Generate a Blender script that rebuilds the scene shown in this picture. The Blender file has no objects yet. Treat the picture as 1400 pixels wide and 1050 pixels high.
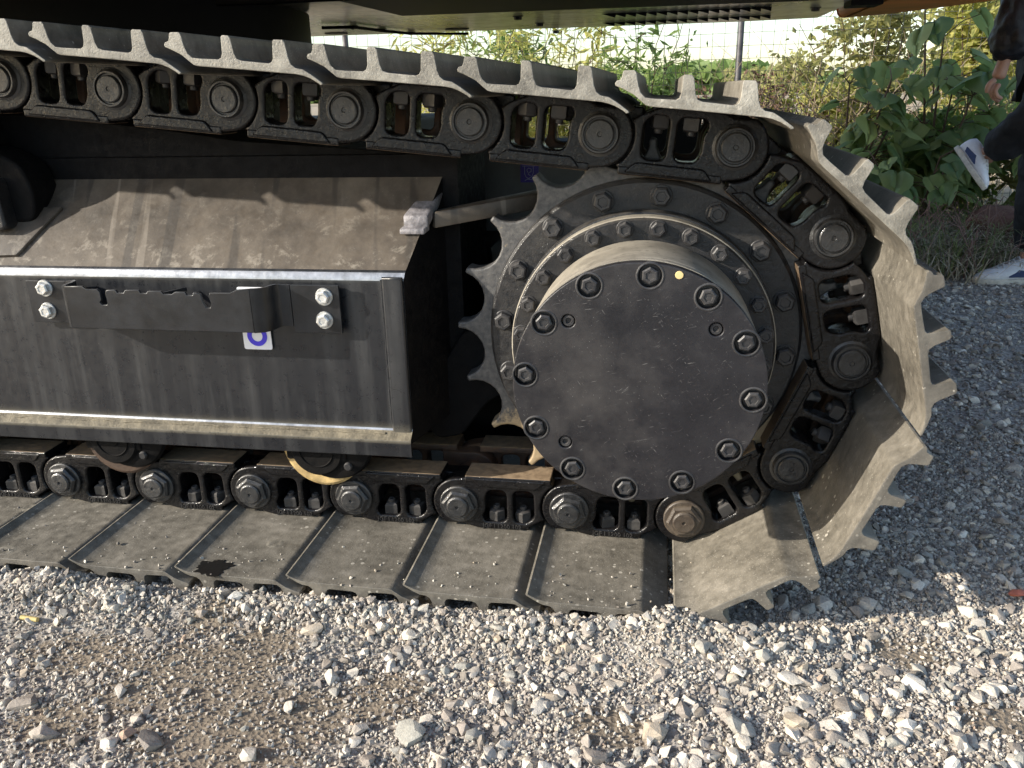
import bpy, bmesh, math, random
import numpy as np
from mathutils import Vector, Matrix, Euler, noise
R = math.radians
PI = math.pi
rng = random.Random(7)
nrg = np.random.default_rng(7)
scene = bpy.context.scene
COL = scene.collection

# ------------------------------------------------------------------ camera
CX, CY, CZ = 1.13649, -1.29162, 0.7023
yaw, pitch, roll, FPX = 0.17832, 0.34163, -0.02453, 1124.9
fwd = Vector((-math.sin(yaw) * math.cos(pitch), math.cos(yaw) * math.cos(pitch), -math.sin(pitch)))
rgt = Vector((math.cos(yaw), math.sin(yaw), 0))
upv = rgt.cross(fwd)
r2 = rgt * math.cos(roll) + upv * math.sin(roll)
u2 = -rgt * math.sin(roll) + upv * math.cos(roll)
cam_d = bpy.data.cameras.new('camera')
cam = bpy.data.objects.new('camera', cam_d)
COL.objects.link(cam)
mw = Matrix.Identity(4)
for i in range(3):
    mw[i][0], mw[i][1], mw[i][2] = r2[i], u2[i], -fwd[i]
mw[0][3], mw[1][3], mw[2][3] = CX, CY, CZ
cam.matrix_world = mw
cam_d.sensor_width = 36
cam_d.lens = 36 * FPX / 1400
cam_d.clip_start = 0.02
cam_d.clip_end = 600
scene.camera = cam

# ------------------------------------------------------------------ light
sun_travel = Vector((2.1, 1.0, -1.0)).normalized()
wd = bpy.data.worlds.new('World')
scene.world = wd
wd.use_nodes = True
wn = wd.node_tree.nodes
bgn = wn['Background']
sky = wn.new('ShaderNodeTexSky')
sky.sky_type = 'NISHITA'
sky.sun_disc = False
sky.sun_elevation = math.asin(-sun_travel.z)
sky.sun_rotation = math.atan2(-sun_travel.x, -sun_travel.y) % (2 * PI)
sky.air_density = 1.0
sky.dust_density = 1.0
sky.ozone_density = 1.0
wd.node_tree.links.new(sky.outputs[0], bgn.inputs[0])
bgn.inputs[1].default_value = 0.14
sd = bpy.data.lights.new('sun', 'SUN')
sd.energy = 3.7
sd.angle = R(0.55)
sd.color = (1.0, 0.925, 0.81)
sun = bpy.data.objects.new('sun', sd)
sun.rotation_euler = sun_travel.to_track_quat('-Z', 'Y').to_euler()
sun.location = (-4, -3, 4)
COL.objects.link(sun)
scene.view_settings.view_transform = 'Standard'
scene.view_settings.look = 'None'
scene.view_settings.exposure = 1.1
scene.view_settings.gamma = 1.0
scene.view_settings.use_curve_mapping = False
scene.cycles.max_bounces = 6
scene.cycles.use_denoising = True

# ------------------------------------------------------------------ materials
class NT:
    def __init__(s, name):
        s.m = bpy.data.materials.new(name)
        s.m.use_nodes = True
        s.t = s.m.node_tree
        s.b = s.t.nodes['Principled BSDF']
        s.pos = s.t.nodes.new('ShaderNodeNewGeometry')
    def n(s, k, **kw):
        nd = s.t.nodes.new(k)
        for a, v in kw.items(): setattr(nd, a, v)
        return nd
    def l(s, a, b): s.t.links.new(a, b)
    def mapped(s, scale=(1, 1, 1), rot=(0, 0, 0)):
        m0 = s.n('ShaderNodeMapping')
        m0.inputs['Rotation'].default_value = rot
        s.l(s.pos.outputs['Position'], m0.inputs[0])
        mp = s.n('ShaderNodeMapping')
        mp.inputs['Scale'].default_value = scale
        s.l(m0.outputs[0], mp.inputs[0])
        return mp.outputs[0]
    def noise(s, scale, detail=4, rough=.6, vec=None, dist=0):
        x = s.n('ShaderNodeTexNoise')
        x.inputs['Scale'].default_value = scale
        x.inputs['Detail'].default_value = detail
        x.inputs['Roughness'].default_value = rough
        x.inputs['Distortion'].default_value = dist
        s.l(vec if vec is not None else s.pos.outputs['Position'], x.inputs['Vector'])
        return x.outputs['Fac']
    def voro(s, scale, vec=None, feature='F1', out='Distance'):
        x = s.n('ShaderNodeTexVoronoi')
        x.feature = feature
        x.inputs['Scale'].default_value = scale
        s.l(vec if vec is not None else s.pos.outputs['Position'], x.inputs['Vector'])
        return x.outputs[out]
    def ramp(s, fac, stops):
        x = s.n('ShaderNodeValToRGB')
        e = x.color_ramp.elements
        while len(e) < len(stops): e.new(.5)
        for q, (p_, c) in zip(e, stops):
            q.position = p_
            q.color = (c, c, c, 1) if isinstance(c, (int, float)) else (*c, 1)
        s.l(fac, x.inputs[0])
        return x.outputs[0]
    def math(s, op, a, b):
        x = s.n('ShaderNodeMath', operation=op)
        for i, v in enumerate((a, b)):
            if isinstance(v, (int, float)): x.inputs[i].default_value = v
            else: s.l(v, x.inputs[i])
        return x.outputs[0]
    def mix(s, fac, a, b):
        x = s.n('ShaderNodeMix', data_type='RGBA')
        if isinstance(fac, (int, float)): x.inputs[0].default_value = fac
        else: s.l(fac, x.inputs[0])
        for i, v in ((6, a), (7, b)):
            if isinstance(v, tuple): x.inputs[i].default_value = (*v, 1)
            else: s.l(v, x.inputs[i])
        return x.outputs[2]
    def bump(s, h, strength=.5, dist=.002, prev=None):
        x = s.n('ShaderNodeBump')
        x.inputs['Strength'].default_value = strength
        x.inputs['Distance'].default_value = dist
        s.l(h, x.inputs['Height'])
        if prev is not None: s.l(prev, x.inputs['Normal'])
        return x.outputs[0]
    def done(s, col=None, rough=None, nrm=None, metal=0, spec=None, coat=0):
        b = s.b
        if col is not None:
            if isinstance(col, tuple): b.inputs['Base Color'].default_value = (*col, 1)
            else: s.l(col, b.inputs['Base Color'])
        if rough is not None:
            if isinstance(rough, (int, float)): b.inputs['Roughness'].default_value = rough
            else: s.l(rough, b.inputs['Roughness'])
        if nrm is not None: s.l(nrm, b.inputs['Normal'])
        b.inputs['Metallic'].default_value = metal
        if spec is not None: b.inputs['Specular IOR Level'].default_value = spec
        b.inputs['Coat Weight'].default_value = coat
        return s.m
    def upfac(s, lo=.3, hi=.9):
        sp = s.n('ShaderNodeSeparateXYZ')
        s.l(s.pos.outputs['Normal'], sp.inputs[0])
        return s.ramp(sp.outputs[2], [(lo, 0.0), (hi, 1.0)])

def m_cast(name, base, dust, dustamt=.4, bumps=1.0, rlo=.25, rhi=.6, upd=.5, fine=420, wet=0):
    t = NT(name)
    n1 = t.noise(14, 6, .65)
    n2 = t.noise(fine, 3, .6)
    n3 = t.noise(70, 5, .6)
    f = t.ramp(t.math('ADD', t.math('MULTIPLY', n1, .6), t.math('MULTIPLY', n3, .4)), [(.42, 0.), (.72, 1.)])
    oi = t.n('ShaderNodeObjectInfo')
    f = t.math('MULTIPLY', f, t.math('MULTIPLY', t.math('ADD', t.math('MULTIPLY', oi.outputs['Random'], 1.5), .35), dustamt))
    up = t.math('MULTIPLY', t.upfac(.35, .95), upd)
    up = t.math('MULTIPLY', up, t.ramp(n3, [(.3, .35), (.6, 1.)]))
    f = t.math('MAXIMUM', f, up)
    spk = t.ramp(t.voro(260), [(.0, 1.), (.1, 0.)])
    spk = t.math('MULTIPLY', spk, t.ramp(n1, [(.45, 0.), (.6, .55)]))
    f = t.math('MAXIMUM', f, spk)
    col = t.mix(f, base, dust)
    rg = t.math('ADD', t.math('MULTIPLY', f, .5), t.ramp(n3, [(.3, rlo), (.7, rhi)]))
    nr = t.bump(n3, .3 * bumps, .003)
    nr = t.bump(n2, .5 * bumps, .0012, nr)
    if wet:
        t.b.inputs['Coat Roughness'].default_value = .09
        cn = t.bump(t.noise(120, 3, .6), 1.0, .004)
        t.l(cn, t.b.inputs['Coat Normal'])
    return t.done(col, rg, nr, coat=wet)

M_link = m_cast('oily_cast_steel', (.0045, .0042, .0048), (.06, .053, .046), .06, .8, .2, .42, .08, 230, .32)
M_tread = m_cast('worn_rail_tread', (.07, .045, .028), (.30, .215, .13), .8, .6, .35, .6, .9)
M_nut = m_cast('track_nut_steel', (.022, .021, .021), (.10, .09, .08), .3, .5, .35, .6, .5)
M_pin = m_cast('track_pin_steel', (.010, .0105, .012), (.10, .095, .088), .3, 1.1, .25, .5, .4, 420, .4)
M_pinb = m_cast('browned_pin_steel', (.045, .034, .026), (.15, .12, .085), .6, 1.1, .3, .55, .6)
M_link.node_tree.nodes['Principled BSDF'].inputs['Specular IOR Level'].default_value = .2
M_rust = m_cast('rusty_link_steel', (.045, .026, .016), (.20, .11, .06), .6, 1., .45, .8, .6)
M_hub = m_cast('dusty_black_hub_paint', (.011, .011, .0125), (.11, .10, .085), .2, 1.0, .3, .55, .45, 420, .2)
M_bolt = m_cast('black_bolt_steel', (.018, .018, .02), (.14, .13, .12), .3, .5, .3, .5, .45)
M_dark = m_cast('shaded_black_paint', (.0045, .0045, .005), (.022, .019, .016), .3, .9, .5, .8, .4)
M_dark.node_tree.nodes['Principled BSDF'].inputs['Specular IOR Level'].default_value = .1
M_hub.node_tree.nodes['Principled BSDF'].inputs['Specular IOR Level'].default_value = .35

def m_tooth():
    t = NT('worn_sprocket_steel')
    n1 = t.noise(11, 5, .65); n3 = t.noise(90, 5, .65); n2 = t.noise(500, 2)
    c = t.mix(t.ramp(n3, [(.35, 0.), (.7, 1.)]), (.05, .05, .052), (.13, .125, .118))
    sepz = t.n('ShaderNodeSeparateXYZ'); t.l(t.pos.outputs['Position'], sepz.inputs[0])
    tz = t.math('MULTIPLY', t.math('SUBTRACT', .24, sepz.outputs[2]), 3.0)
    tan = t.ramp(t.math('ADD', t.math('MAXIMUM', tz, 0), t.math('ADD', t.math('MULTIPLY', n1, .65), t.math('MULTIPLY', n3, .35))), [(.62, 0.), (.70, .95)])
    c = t.mix(tan, c, (.33, .25, .15))
    return t.done(c, .55, t.bump(n2, .3, .001, t.bump(n3, .3, .002)), 0.15)
M_tooth = m_tooth()

def m_beige():
    t = NT('dusty_beige_drum')
    n1 = t.noise(20, 5, .6); n2 = t.noise(260, 3)
    c = t.mix(t.ramp(n1, [(.35, 0.), (.7, 1.)]), (.20, .18, .145), (.33, .30, .245))
    c = t.mix(t.ramp(t.noise(90, 4), [(.56, 0.), (.66, .6)]), c, (.12, .105, .085))
    return t.done(c, .7, t.bump(n2, .25, .001))
M_beige = m_beige()

def m_cover():
    t = NT('scuffed_black_cover_paint')
    n1 = t.noise(9, 6, .7); n2 = t.noise(330, 3); n3 = t.noise(60, 6, .7)
    c = t.mix(t.ramp(n1, [(.35, 0.), (.7, 1.)]), (.010, .0098, .012), (.024, .023, .026))
    scr = None
    for an, sx in ((38, 60), (-52, 75), (12, 50)):
        sc = t.ramp(t.noise(1.0, 2, .5, t.mapped((sx, 30, 620), (0, R(an), 0))), [(.70, 0.), (.74, .7)])
        scr = sc if scr is None else t.math('MAXIMUM', scr, sc)
    scr = t.math('MULTIPLY', scr, t.ramp(t.noise(24, 4, .6), [(.48, 0.), (.6, 1.)]))
    c = t.mix(scr, c, (.16, .155, .15))
    dusty = t.ramp(t.noise(4.5, 5, .7), [(.45, 0.), (.7, .4)])
    c = t.mix(dusty, c, (.085, .078, .07))
    spk = t.math('MULTIPLY', t.ramp(t.voro(210), [(.0, 1.), (.13, 0.)]), t.ramp(t.noise(32, 4), [(.44, 0.), (.6, .8)]))
    c = t.mix(spk, c, (.30, .29, .28))
    return t.done(c, t.ramp(n3, [(.3, .28), (.7, .5)]), t.bump(n2, .3, .0008, t.bump(n3, .16, .002)))
M_cover = m_cover()
M_cover.node_tree.nodes['Principled BSDF'].inputs['Specular IOR Level'].default_value = .38

def m_shoe(name, dark, mid, lite, bump=.4, dustup=.0):
    t = NT(name)
    oi = t.n('ShaderNodeObjectInfo')
    n1 = t.noise(7, 6, .7); n3 = t.noise(55, 6, .7); n2 = t.noise(420, 3, .6)
    f = t.math('ADD', t.math('MULTIPLY', n1, .55), t.math('MULTIPLY', n3, .45))
    c = t.ramp(f, [(.36, dark), (.52, mid), (.68, lite)])
    big = t.voro(62, out='Distance')
    bc = t.n('ShaderNodeSeparateColor'); t.l(t.voro(62, out='Color'), bc.inputs[0])
    big = t.math('ADD', big, t.math('MULTIPLY', t.math('POWER', bc.outputs[0], .45), .17))
    big = t.math('ADD', big, t.math('MULTIPLY', t.math('SUBTRACT', n2, .5), .12))
    sp = t.math('MULTIPLY', t.ramp(big, [(.235, 1.), (.275, 0.)]), t.ramp(t.noise(6, 3), [(.46, 0.), (.56, .9)]))
    sp2 = t.math('MULTIPLY', t.ramp(t.voro(240), [(.1, 1.), (.22, 0.)]), t.ramp(t.noise(5, 3), [(.42, 0.), (.55, .6)]))
    sp = t.math('MAXIMUM', sp, sp2)
    c = t.mix(sp, c, (.42, .39, .33))
    hv = t.n('ShaderNodeHueSaturation')
    hv.inputs['Value'].default_value = 1
    t.l(t.math('ADD', t.math('MULTIPLY', oi.outputs['Random'], .22), .89), hv.inputs['Value'])
    t.l(c, hv.inputs['Color'])
    st = t.noise(1.0, 4, .6, t.mapped((300, 25, 300)))
    nr = t.bump(st, .25 * bump, .002)
    nr = t.bump(n3, .5 * bump, .003, nr)
    nr = t.bump(n2, .6 * bump, .001, nr)
    return t.done(hv.outputs[0], t.ramp(n3, [(.3, .5), (.7, .75)]), nr, 0.1)
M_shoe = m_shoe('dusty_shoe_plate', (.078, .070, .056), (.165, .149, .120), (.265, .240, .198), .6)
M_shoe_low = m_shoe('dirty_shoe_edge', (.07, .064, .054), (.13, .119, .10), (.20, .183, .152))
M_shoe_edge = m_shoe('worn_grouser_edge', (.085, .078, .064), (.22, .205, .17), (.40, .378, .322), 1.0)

def m_panel():
    t = NT('streaked_black_panel_paint')
    v = t.mapped((38, 38, 2.2))
    st = t.noise(1.0, 4, .6, v)
    n1 = t.noise(5, 5, .6); n3 = t.noise(70, 5, .65)
    f = t.math('MULTIPLY', t.ramp(st, [(.46, 0.), (.74, 1.)]), t.ramp(n1, [(.35, .2), (.65, .8)]))
    c = t.mix(f, (.011, .012, .0145), (.066, .067, .067))
    sep = t.n('ShaderNodeSeparateXYZ'); t.l(t.pos.outputs['Position'], sep.inputs[0])
    lowd = t.ramp(t.math('ADD', sep.outputs[2], t.math('MULTIPLY', n3, .03)), [(.150, 1.), (.185, 0.)])
    lowd = t.math('MULTIPLY', lowd, t.ramp(n3, [(.3, .3), (.65, .9)]))
    ge = t.ramp(sep.outputs[2], [(.138, 0.), (.142, 1.)])
    c = t.mix(t.math('MULTIPLY', lowd, ge), c, (.24, .215, .16))
    spk = t.math('MULTIPLY', t.ramp(t.voro(190), [(.0, 1.), (.1, 0.)]), t.ramp(t.noise(24, 4), [(.52, 0.), (.62, .8)]))
    c = t.mix(spk, c, (.33, .32, .3))
    return t.done(c, t.ramp(n3, [(.3, .24), (.7, .40)]), t.bump(t.noise(7, 2), .12, .004))
M_panel = m_panel()

def m_slope():
    t = NT('dusty_frame_top')
    n1 = t.noise(6, 6, .7); n3 = t.noise(45, 6, .7); n4 = t.noise(19, 6, .75, dist=.6)
    c = t.ramp(n1, [(.35, (.036, .029, .022)), (.52, (.078, .063, .048)), (.68, (.125, .103, .079))])
    patch = t.ramp(t.math('ADD', t.math('MULTIPLY', n4, .55), t.math('MULTIPLY', n3, .45)), [(.53, 0.), (.60, .6)])
    sep = t.n('ShaderNodeSeparateXYZ'); t.l(t.pos.outputs['Position'], sep.inputs[0])
    c = t.mix(t.math('MULTIPLY', patch, t.ramp(sep.outputs[2], [(.43, 1.), (.53, .1)])), c, (.30, .265, .215))
    ln = t.noise(1.0, 2, .5, t.mapped((28, 2.0, 2.0), (0, 0, R(-12))))
    c = t.mix(t.math('MULTIPLY', t.ramp(ln, [(.58, 0.), (.62, 1.)]), .6), c, (.03, .026, .022))
    ln2 = t.noise(1.0, 2, .5, t.mapped((34, 2.2, 2.2), (0, 0, R(-17))))
    c = t.mix(t.math('MULTIPLY', t.ramp(ln2, [(.64, 0.), (.67, 1.)]), .45), c, (.22, .19, .155))
    spk = t.ramp(t.voro(230), [(.05, .6), (.16, 0.)])
    c = t.mix(t.math('MULTIPLY', spk, t.ramp(n3, [(.5, 0.), (.6, 1.)])), c, (.32, .29, .25))
    return t.done(c, t.ramp(n3, [(.3, .4), (.7, .7)]), t.bump(n3, .35, .002))
M_slope = m_slope()

def simple(name, col, rough=.5, metal=0, bumpsc=None, bs=.2, var=.0, vscale=20, bd=.002, spec=None):
    t = NT(name)
    c = col
    if var:
        n = t.noise(vscale, 5, .65)
        c = t.mix(t.ramp(n, [(.35, 0.), (.68, 1.)]), tuple(x * (1 - var) for x in col), tuple(min(1, x * (1 + var)) for x in col))
    nr = t.bump(t.noise(bumpsc, 4), bs, bd) if bumpsc else None
    return t.done(c, rough, nr, metal, spec)
M_worn_hl = simple('worn_edge_highlight', (.30, .31, .33), .34, .55, 90, .25, .35, 40)  # bare worn metal, coloured bright to paint in the highlight along the frame bends
M_zinc = simple('zinc_bolt', (.55, .55, .53), .38, .55, 300, .25, .2, 90)
M_bracket = simple('black_bracket_paint', (.013, .014, .016), .32, 0, 120, .12, .5, 25)
M_white = simple('white_sticker', (.78, .78, .80), .35, 0, None, 0, .03)
M_blue = simple('blue_print', (.06, .04, .62), .35)
M_navy = simple('blue_sticker', (.10, .07, .55), .35)
M_pale = simple('pale_print', (.55, .55, .85), .4)
M_weld = simple('dusty_weld', (.135, .115, .078), .75, 0, 220, .8, .5, 40)
M_under = simple('olive_grey_underside', (.60, .56, .44), .22, 0, 25, .05, .45, 5)
M_orange = simple('orange_counterweight_paint', (.80, .27, .05), .5, 0, 40, .03, .2, 4)
M_black = simple('black_machine_paint', (.005, .005, .0055), .6, 0, 60, .2, .3, 6, .002, .2)
M_yellowfl = simple('rubbed_yellow_roller_flange', (.42, .30, .13), .6, 0, 200, .4, .4, 60)
M_wire = simple('galvanised_wire', (.08, .08, .08), .5, .4)
M_post = simple('steel_fence_post', (.13, .13, .14), .5, .4, 80, .2, .3)
M_oil = simple('oil_stain', (.012, .011, .010), .3, 0, 200, .3)
M_grey = simple('plain_grey_plate', (.24, .25, .25), .45, 0, 40, .1, .2, 8)

def m_leaf(name, a, b, trans=.35, rough=.55):
    t = NT(name)
    oi = t.n('ShaderNodeObjectInfo')
    v = t.noise(9, 3)
    w = t.voro(33, out='Color')
    sp = t.n('ShaderNodeSeparateColor'); t.l(w, sp.inputs[0])
    f = t.math('ADD', t.math('MULTIPLY', v, .5), t.math('MULTIPLY', sp.outputs[0], .5))
    if name.startswith('broad'): f = t.math('ADD', t.math('MULTIPLY', v, .5), t.math('MULTIPLY', oi.outputs['Random'], .5))
    c = t.mix(t.ramp(f, [(.25, 0.), (.75, 1.)]), a, b)
    tr = t.n('ShaderNodeBsdfTranslucent'); t.l(c, tr.inputs[0])
    hs = t.n('ShaderNodeHueSaturation'); hs.inputs['Value'].default_value = 1.6; t.l(c, hs.inputs['Color']); t.l(hs.outputs[0], tr.inputs[0])
    ms = t.n('ShaderNodeMixShader'); ms.inputs[0].default_value = trans
    t.done(c, rough)
    t.l(t.b.outputs[0], ms.inputs[1]); t.l(tr.outputs[0], ms.inputs[2])
    t.l(ms.outputs[0], t.t.nodes['Material Output'].inputs['Surface'])
    return t.m
M_bigleaf = m_leaf('broad_green_leaf', (.10, .17, .06), (.27, .34, .13), .4, .5)
M_yleaf = m_leaf('yellow_green_leaf', (.27, .30, .08), (.52, .48, .17), .5)
M_gleaf = m_leaf('mid_green_leaf', (.10, .17, .045), (.24, .32, .09), .45)
M_oleaf = m_leaf('olive_leaf', (.17, .18, .06), (.36, .34, .13), .45)
M_dry = m_leaf('dry_grass_blade', (.30, .25, .17), (.58, .50, .37), .25, .7)
M_grass = m_leaf('green_grass_blade', (.10, .13, .045), (.24, .27, .11), .35, .6)
M_stem = simple('woody_stem', (.10, .065, .045), .7, 0, 80, .4, .4, 20)
M_brownw = m_leaf('brown_seed_head', (.09, .05, .035), (.18, .11, .07), .2, .8)

def m_stone():
    t = NT('crushed_stone')
    oi = t.n('ShaderNodeObjectInfo')
    tc = t.n('ShaderNodeTexCoord')
    c = t.ramp(oi.outputs['Random'], [(0, (.15, .135, .115)), (.16, (.23, .205, .18)), (.34, (.31, .28, .245)), (.48, (.25, .25, .225)),
                                      (.60, (.37, .34, .30)), (.72, (.44, .415, .365)), (.82, (.31, .265, .205)), (.91, (.54, .515, .46)), (.985, (.56, .50, .40)), (1., (.32, .23, .17))])
    n = t.noise(60, 5, .7); n2 = t.noise(380, 4, .65)
    f = t.ramp(t.math('ADD', t.math('MULTIPLY', n, .5), t.math('MULTIPLY', n2, .5)), [(.35, .0), (.65, 1.)])
    c2 = t.mix(f, (.85, .82, .79), (1.5, 1.48, 1.45))
    x = t.n('ShaderNodeMix', data_type='RGBA', blend_type='MULTIPLY'); x.inputs[0].default_value = 1
    t.l(c, x.inputs[6]); t.l(c2, x.inputs[7])
    return t.done(x.outputs[2], .8, t.bump(n2, .6, .0015, t.bump(n, .5, .004)))
M_stone = m_stone()

def m_ground():
    t = NT('gravelly_dirt')
    n1 = t.noise(2.6, 6, .65); n3 = t.noise(35, 6, .7); n2 = t.noise(260, 5, .7)
    v1 = t.voro(150, out='Color'); sp = t.n('ShaderNodeSeparateColor'); t.l(v1, sp.inputs[0])
    grey = t.ramp(sp.outputs[0], [(0, (.17, .152, .13)), (.5, (.285, .258, .225)), (1, (.44, .405, .355))])
    dirt = t.ramp(n2, [(.3, (.15, .120, .086)), (.7, (.26, .215, .16))])
    at = t.n('ShaderNodeAttribute', attribute_name='dirt')
    f = t.ramp(t.math('ADD', at.outputs['Fac'], t.math('MULTIPLY', t.math('SUBTRACT', n3, .5), 1.1)), [(.22, 0.), (.5, 1.)])
    c = t.mix(f, grey, dirt)
    sep = t.n('ShaderNodeSeparateXYZ'); t.l(t.pos.outputs['Position'], sep.inputs[0])
    far = t.ramp(t.math('MULTIPLY', sep.outputs[1], .1), [(.27, 0.), (.33, 1.)])
    fieldc = t.ramp(t.noise(1.3, 6, .7), [(.35, (.20, .18, .09)), (.5, (.34, .27, .18)), (.65, (.40, .32, .23))])
    c = t.mix(far, c, fieldc)
    h = t.math('ADD', t.voro(150), t.math('MULTIPLY', n2, .6))
    return t.done(c, .9, t.bump(h, .9, .003, t.bump(n3, .6, .006)))
M_ground = m_ground()

# ------------------------------------------------------------------ mesh helpers
W = {}
def place(name, me, parent=None, M=None, kind=None, label=None, cat=None, group=None):
    o = bpy.data.objects.new(name, me)
    COL.objects.link(o)
    M = M if M is not None else Matrix.Identity(4)
    if parent is not None:
        o.parent = parent
        o.matrix_parent_inverse = W[parent.name].inverted()
    o.matrix_basis = M
    W[o.name] = M.copy()
    if kind: o['kind'] = kind
    if label: o['label'] = label
    if cat: o['category'] = cat
    if group: o['group'] = group
    return o
def T(x, y, z): return Matrix.Translation((x, y, z))
def RY(a): return Matrix.Rotation(a, 4, 'Y')
def RX(a): return Matrix.Rotation(a, 4, 'X')
def RZ(a): return Matrix.Rotation(a, 4, 'Z')

def finish(me, mats, smooth=True, ang=32):
    for m in (mats if isinstance(mats, (list, tuple)) else [mats]): me.materials.append(m)
    if smooth:
        me.polygons.foreach_set('use_smooth', [True] * len(me.polygons))
        me.set_sharp_from_angle(angle=R(ang))
    me.update()
    return me

def wnorm(me):
    o = bpy.data.objects.new('t', me)
    COL.objects.link(o)
    md = o.modifiers.new('w', 'WEIGHTED_NORMAL'); md.keep_sharp = True; md.weight = 90
    dg = bpy.context.evaluated_depsgraph_get(); dg.update()
    me2 = bpy.data.meshes.new_from_object(o.evaluated_get(dg), preserve_all_data_layers=True, depsgraph=dg)
    bpy.data.objects.remove(o)
    return me2

def plate(outline, holes, y0, y1, bevel, mats=None, res=2):
    """prism standing in the XZ plane between y0 and y1, rounded edges, with holes"""
    cu = bpy.data.curves.new('c', 'CURVE')
    cu.dimensions = '2D'
    cu.fill_mode = 'BOTH'
    hd = (y1 - y0) / 2
    cu.extrude = max(hd - bevel, 1e-5)
    cu.bevel_depth = bevel
    cu.bevel_resolution = res
    cu.offset = -bevel
    for pts in [outline] + list(holes):
        s = cu.splines.new('POLY')
        s.points.add(len(pts) - 1)
        for q, p in zip(s.points, pts): q.co = (p[0], p[1], 0, 1)
        s.use_cyclic_u = True
    o = bpy.data.objects.new('c', cu)
    me = bpy.data.meshes.new_from_object(o)
    bpy.data.objects.remove(o)
    bpy.data.curves.remove(cu)
    me.materials.clear()
    me.transform(Matrix(((1, 0, 0, 0), (0, 0, -1, (y0 + y1) / 2), (0, 1, 0, 0), (0, 0, 0, 1))))
    bm = bmesh.new(); bm.from_mesh(me)
    bmesh.ops.remove_doubles(bm, verts=bm.verts, dist=1e-5)
    bm.to_mesh(me); bm.free()
    if mats is not None: me = wnorm(finish(me, mats))
    return me

def lathe(prof, seg=32, mats=None, phase=0, ang=32):
    """prof: (r, y) list from the axis outwards, revolved about Y"""
    bm = bmesh.new()
    rings = []
    for r, y in prof:
        if r < 1e-6: rings.append([bm.verts.new((0, y, 0))])
        else: rings.append([bm.verts.new((r * math.cos(phase + 2 * PI * k / seg), y, r * math.sin(phase + 2 * PI * k / seg))) for k in range(seg)])
    for a, b in zip(rings, rings[1:]):
        for k in range(seg):
            k2 = (k + 1) % seg
            va = [a[0]] if len(a) == 1 else [a[k], a[k2]]
            vb = [b[0]] if len(b) == 1 else [b[k2], b[k]]
            if len(va) + len(vb) >= 3: bm.faces.new(va + vb)
    bmesh.ops.recalc_face_normals(bm, faces=bm.faces)
    me = bpy.data.meshes.new('lathe'); bm.to_mesh(me); bm.free()
    if mats is not None: finish(me, mats, ang=ang)
    return me

def join(parts, mats, ang=32):
    """list of (mesh, matrix) -> one mesh"""
    bm = bmesh.new()
    for me, M in parts:
        me2 = me.copy(); me2.transform(M); bm.from_mesh(me2); bpy.data.meshes.remove(me2)
    out = bpy.data.meshes.new('m'); bm.to_mesh(out); bm.free()
    out.materials.clear()
    return wnorm(finish(out, mats, ang=ang))

def box(x0, x1, y0, y1, z0, z1, bev=.003, mats=None, seg=2):
    bm = bmesh.new()
    bmesh.ops.create_cube(bm, size=1)
    for v in bm.verts:
        v.co = Vector((x0 + (v.co.x + .5) * (x1 - x0), y0 + (v.co.y + .5) * (y1 - y0), z0 + (v.co.z + .5) * (z1 - z0)))
    if bev: bmesh.ops.bevel(bm, geom=bm.edges[:], offset=bev, segments=seg, profile=.5, affect='EDGES')
    me = bpy.data.meshes.new('box'); bm.to_mesh(me); bm.free()
    if mats is not None: me = wnorm(finish(me, mats))
    return me

def fillet(pts, rad, n=4):
    """round polygon corners; rad: number or list"""
    out = []
    N = len(pts)
    for i, p in enumerate(pts):
        r = rad[i] if isinstance(rad, (list, tuple)) else rad
        if r <= 0: out.append(p); continue
        a, b, c = Vector(pts[i - 1]), Vector(p), Vector(pts[(i + 1) % N])
        d1, d2 = (a - b), (c - b)
        r1 = min(r, d1.length * .45, d2.length * .45)
        A, B = b + d1.normalized() * r1, b + d2.normalized() * r1
        for k in range(n + 1):
            t = k / n
            q = A * (1 - t) ** 2 + b * 2 * t * (1 - t) + B * t ** 2
            out.append((q.x, q.y))
    return out
def circ(cx, cz, r, n=24, a0=0, a1=360, close=True):
    m = n if close else n - 1
    return [(cx + r * math.cos(R(a0 + (a1 - a0) * k / m)), cz + r * math.sin(R(a0 + (a1 - a0) * k / m))) for k in range(n)]

def extrude_x(prof, x0, x1, mats, ang=32, nx=1, end_shift=None, cap_mat=None):
    """prof (y, z) closed polygon, swept along X"""
    bm = bmesh.new()
    cols = []
    for i in range(nx + 1):
        x = x0 + (x1 - x0) * i / nx
        cols.append([bm.verts.new((x + (end_shift(y, z) if (i == nx and end_shift) else 0), y, z)) for y, z in prof])
    n = len(prof)
    for a, b in zip(cols, cols[1:]):
        for k in range(n): bm.faces.new((a[k], a[(k + 1) % n], b[(k + 1) % n], b[k]))
    bm.faces.new(cols[0]); fe = bm.faces.new(cols[-1][::-1])
    if cap_mat is not None: fe.material_index = cap_mat
    bmesh.ops.recalc_face_normals(bm, faces=bm.faces)
    me = bpy.data.meshes.new('ex'); bm.to_mesh(me); bm.free()
    return finish(me, mats, ang=ang)

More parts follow.
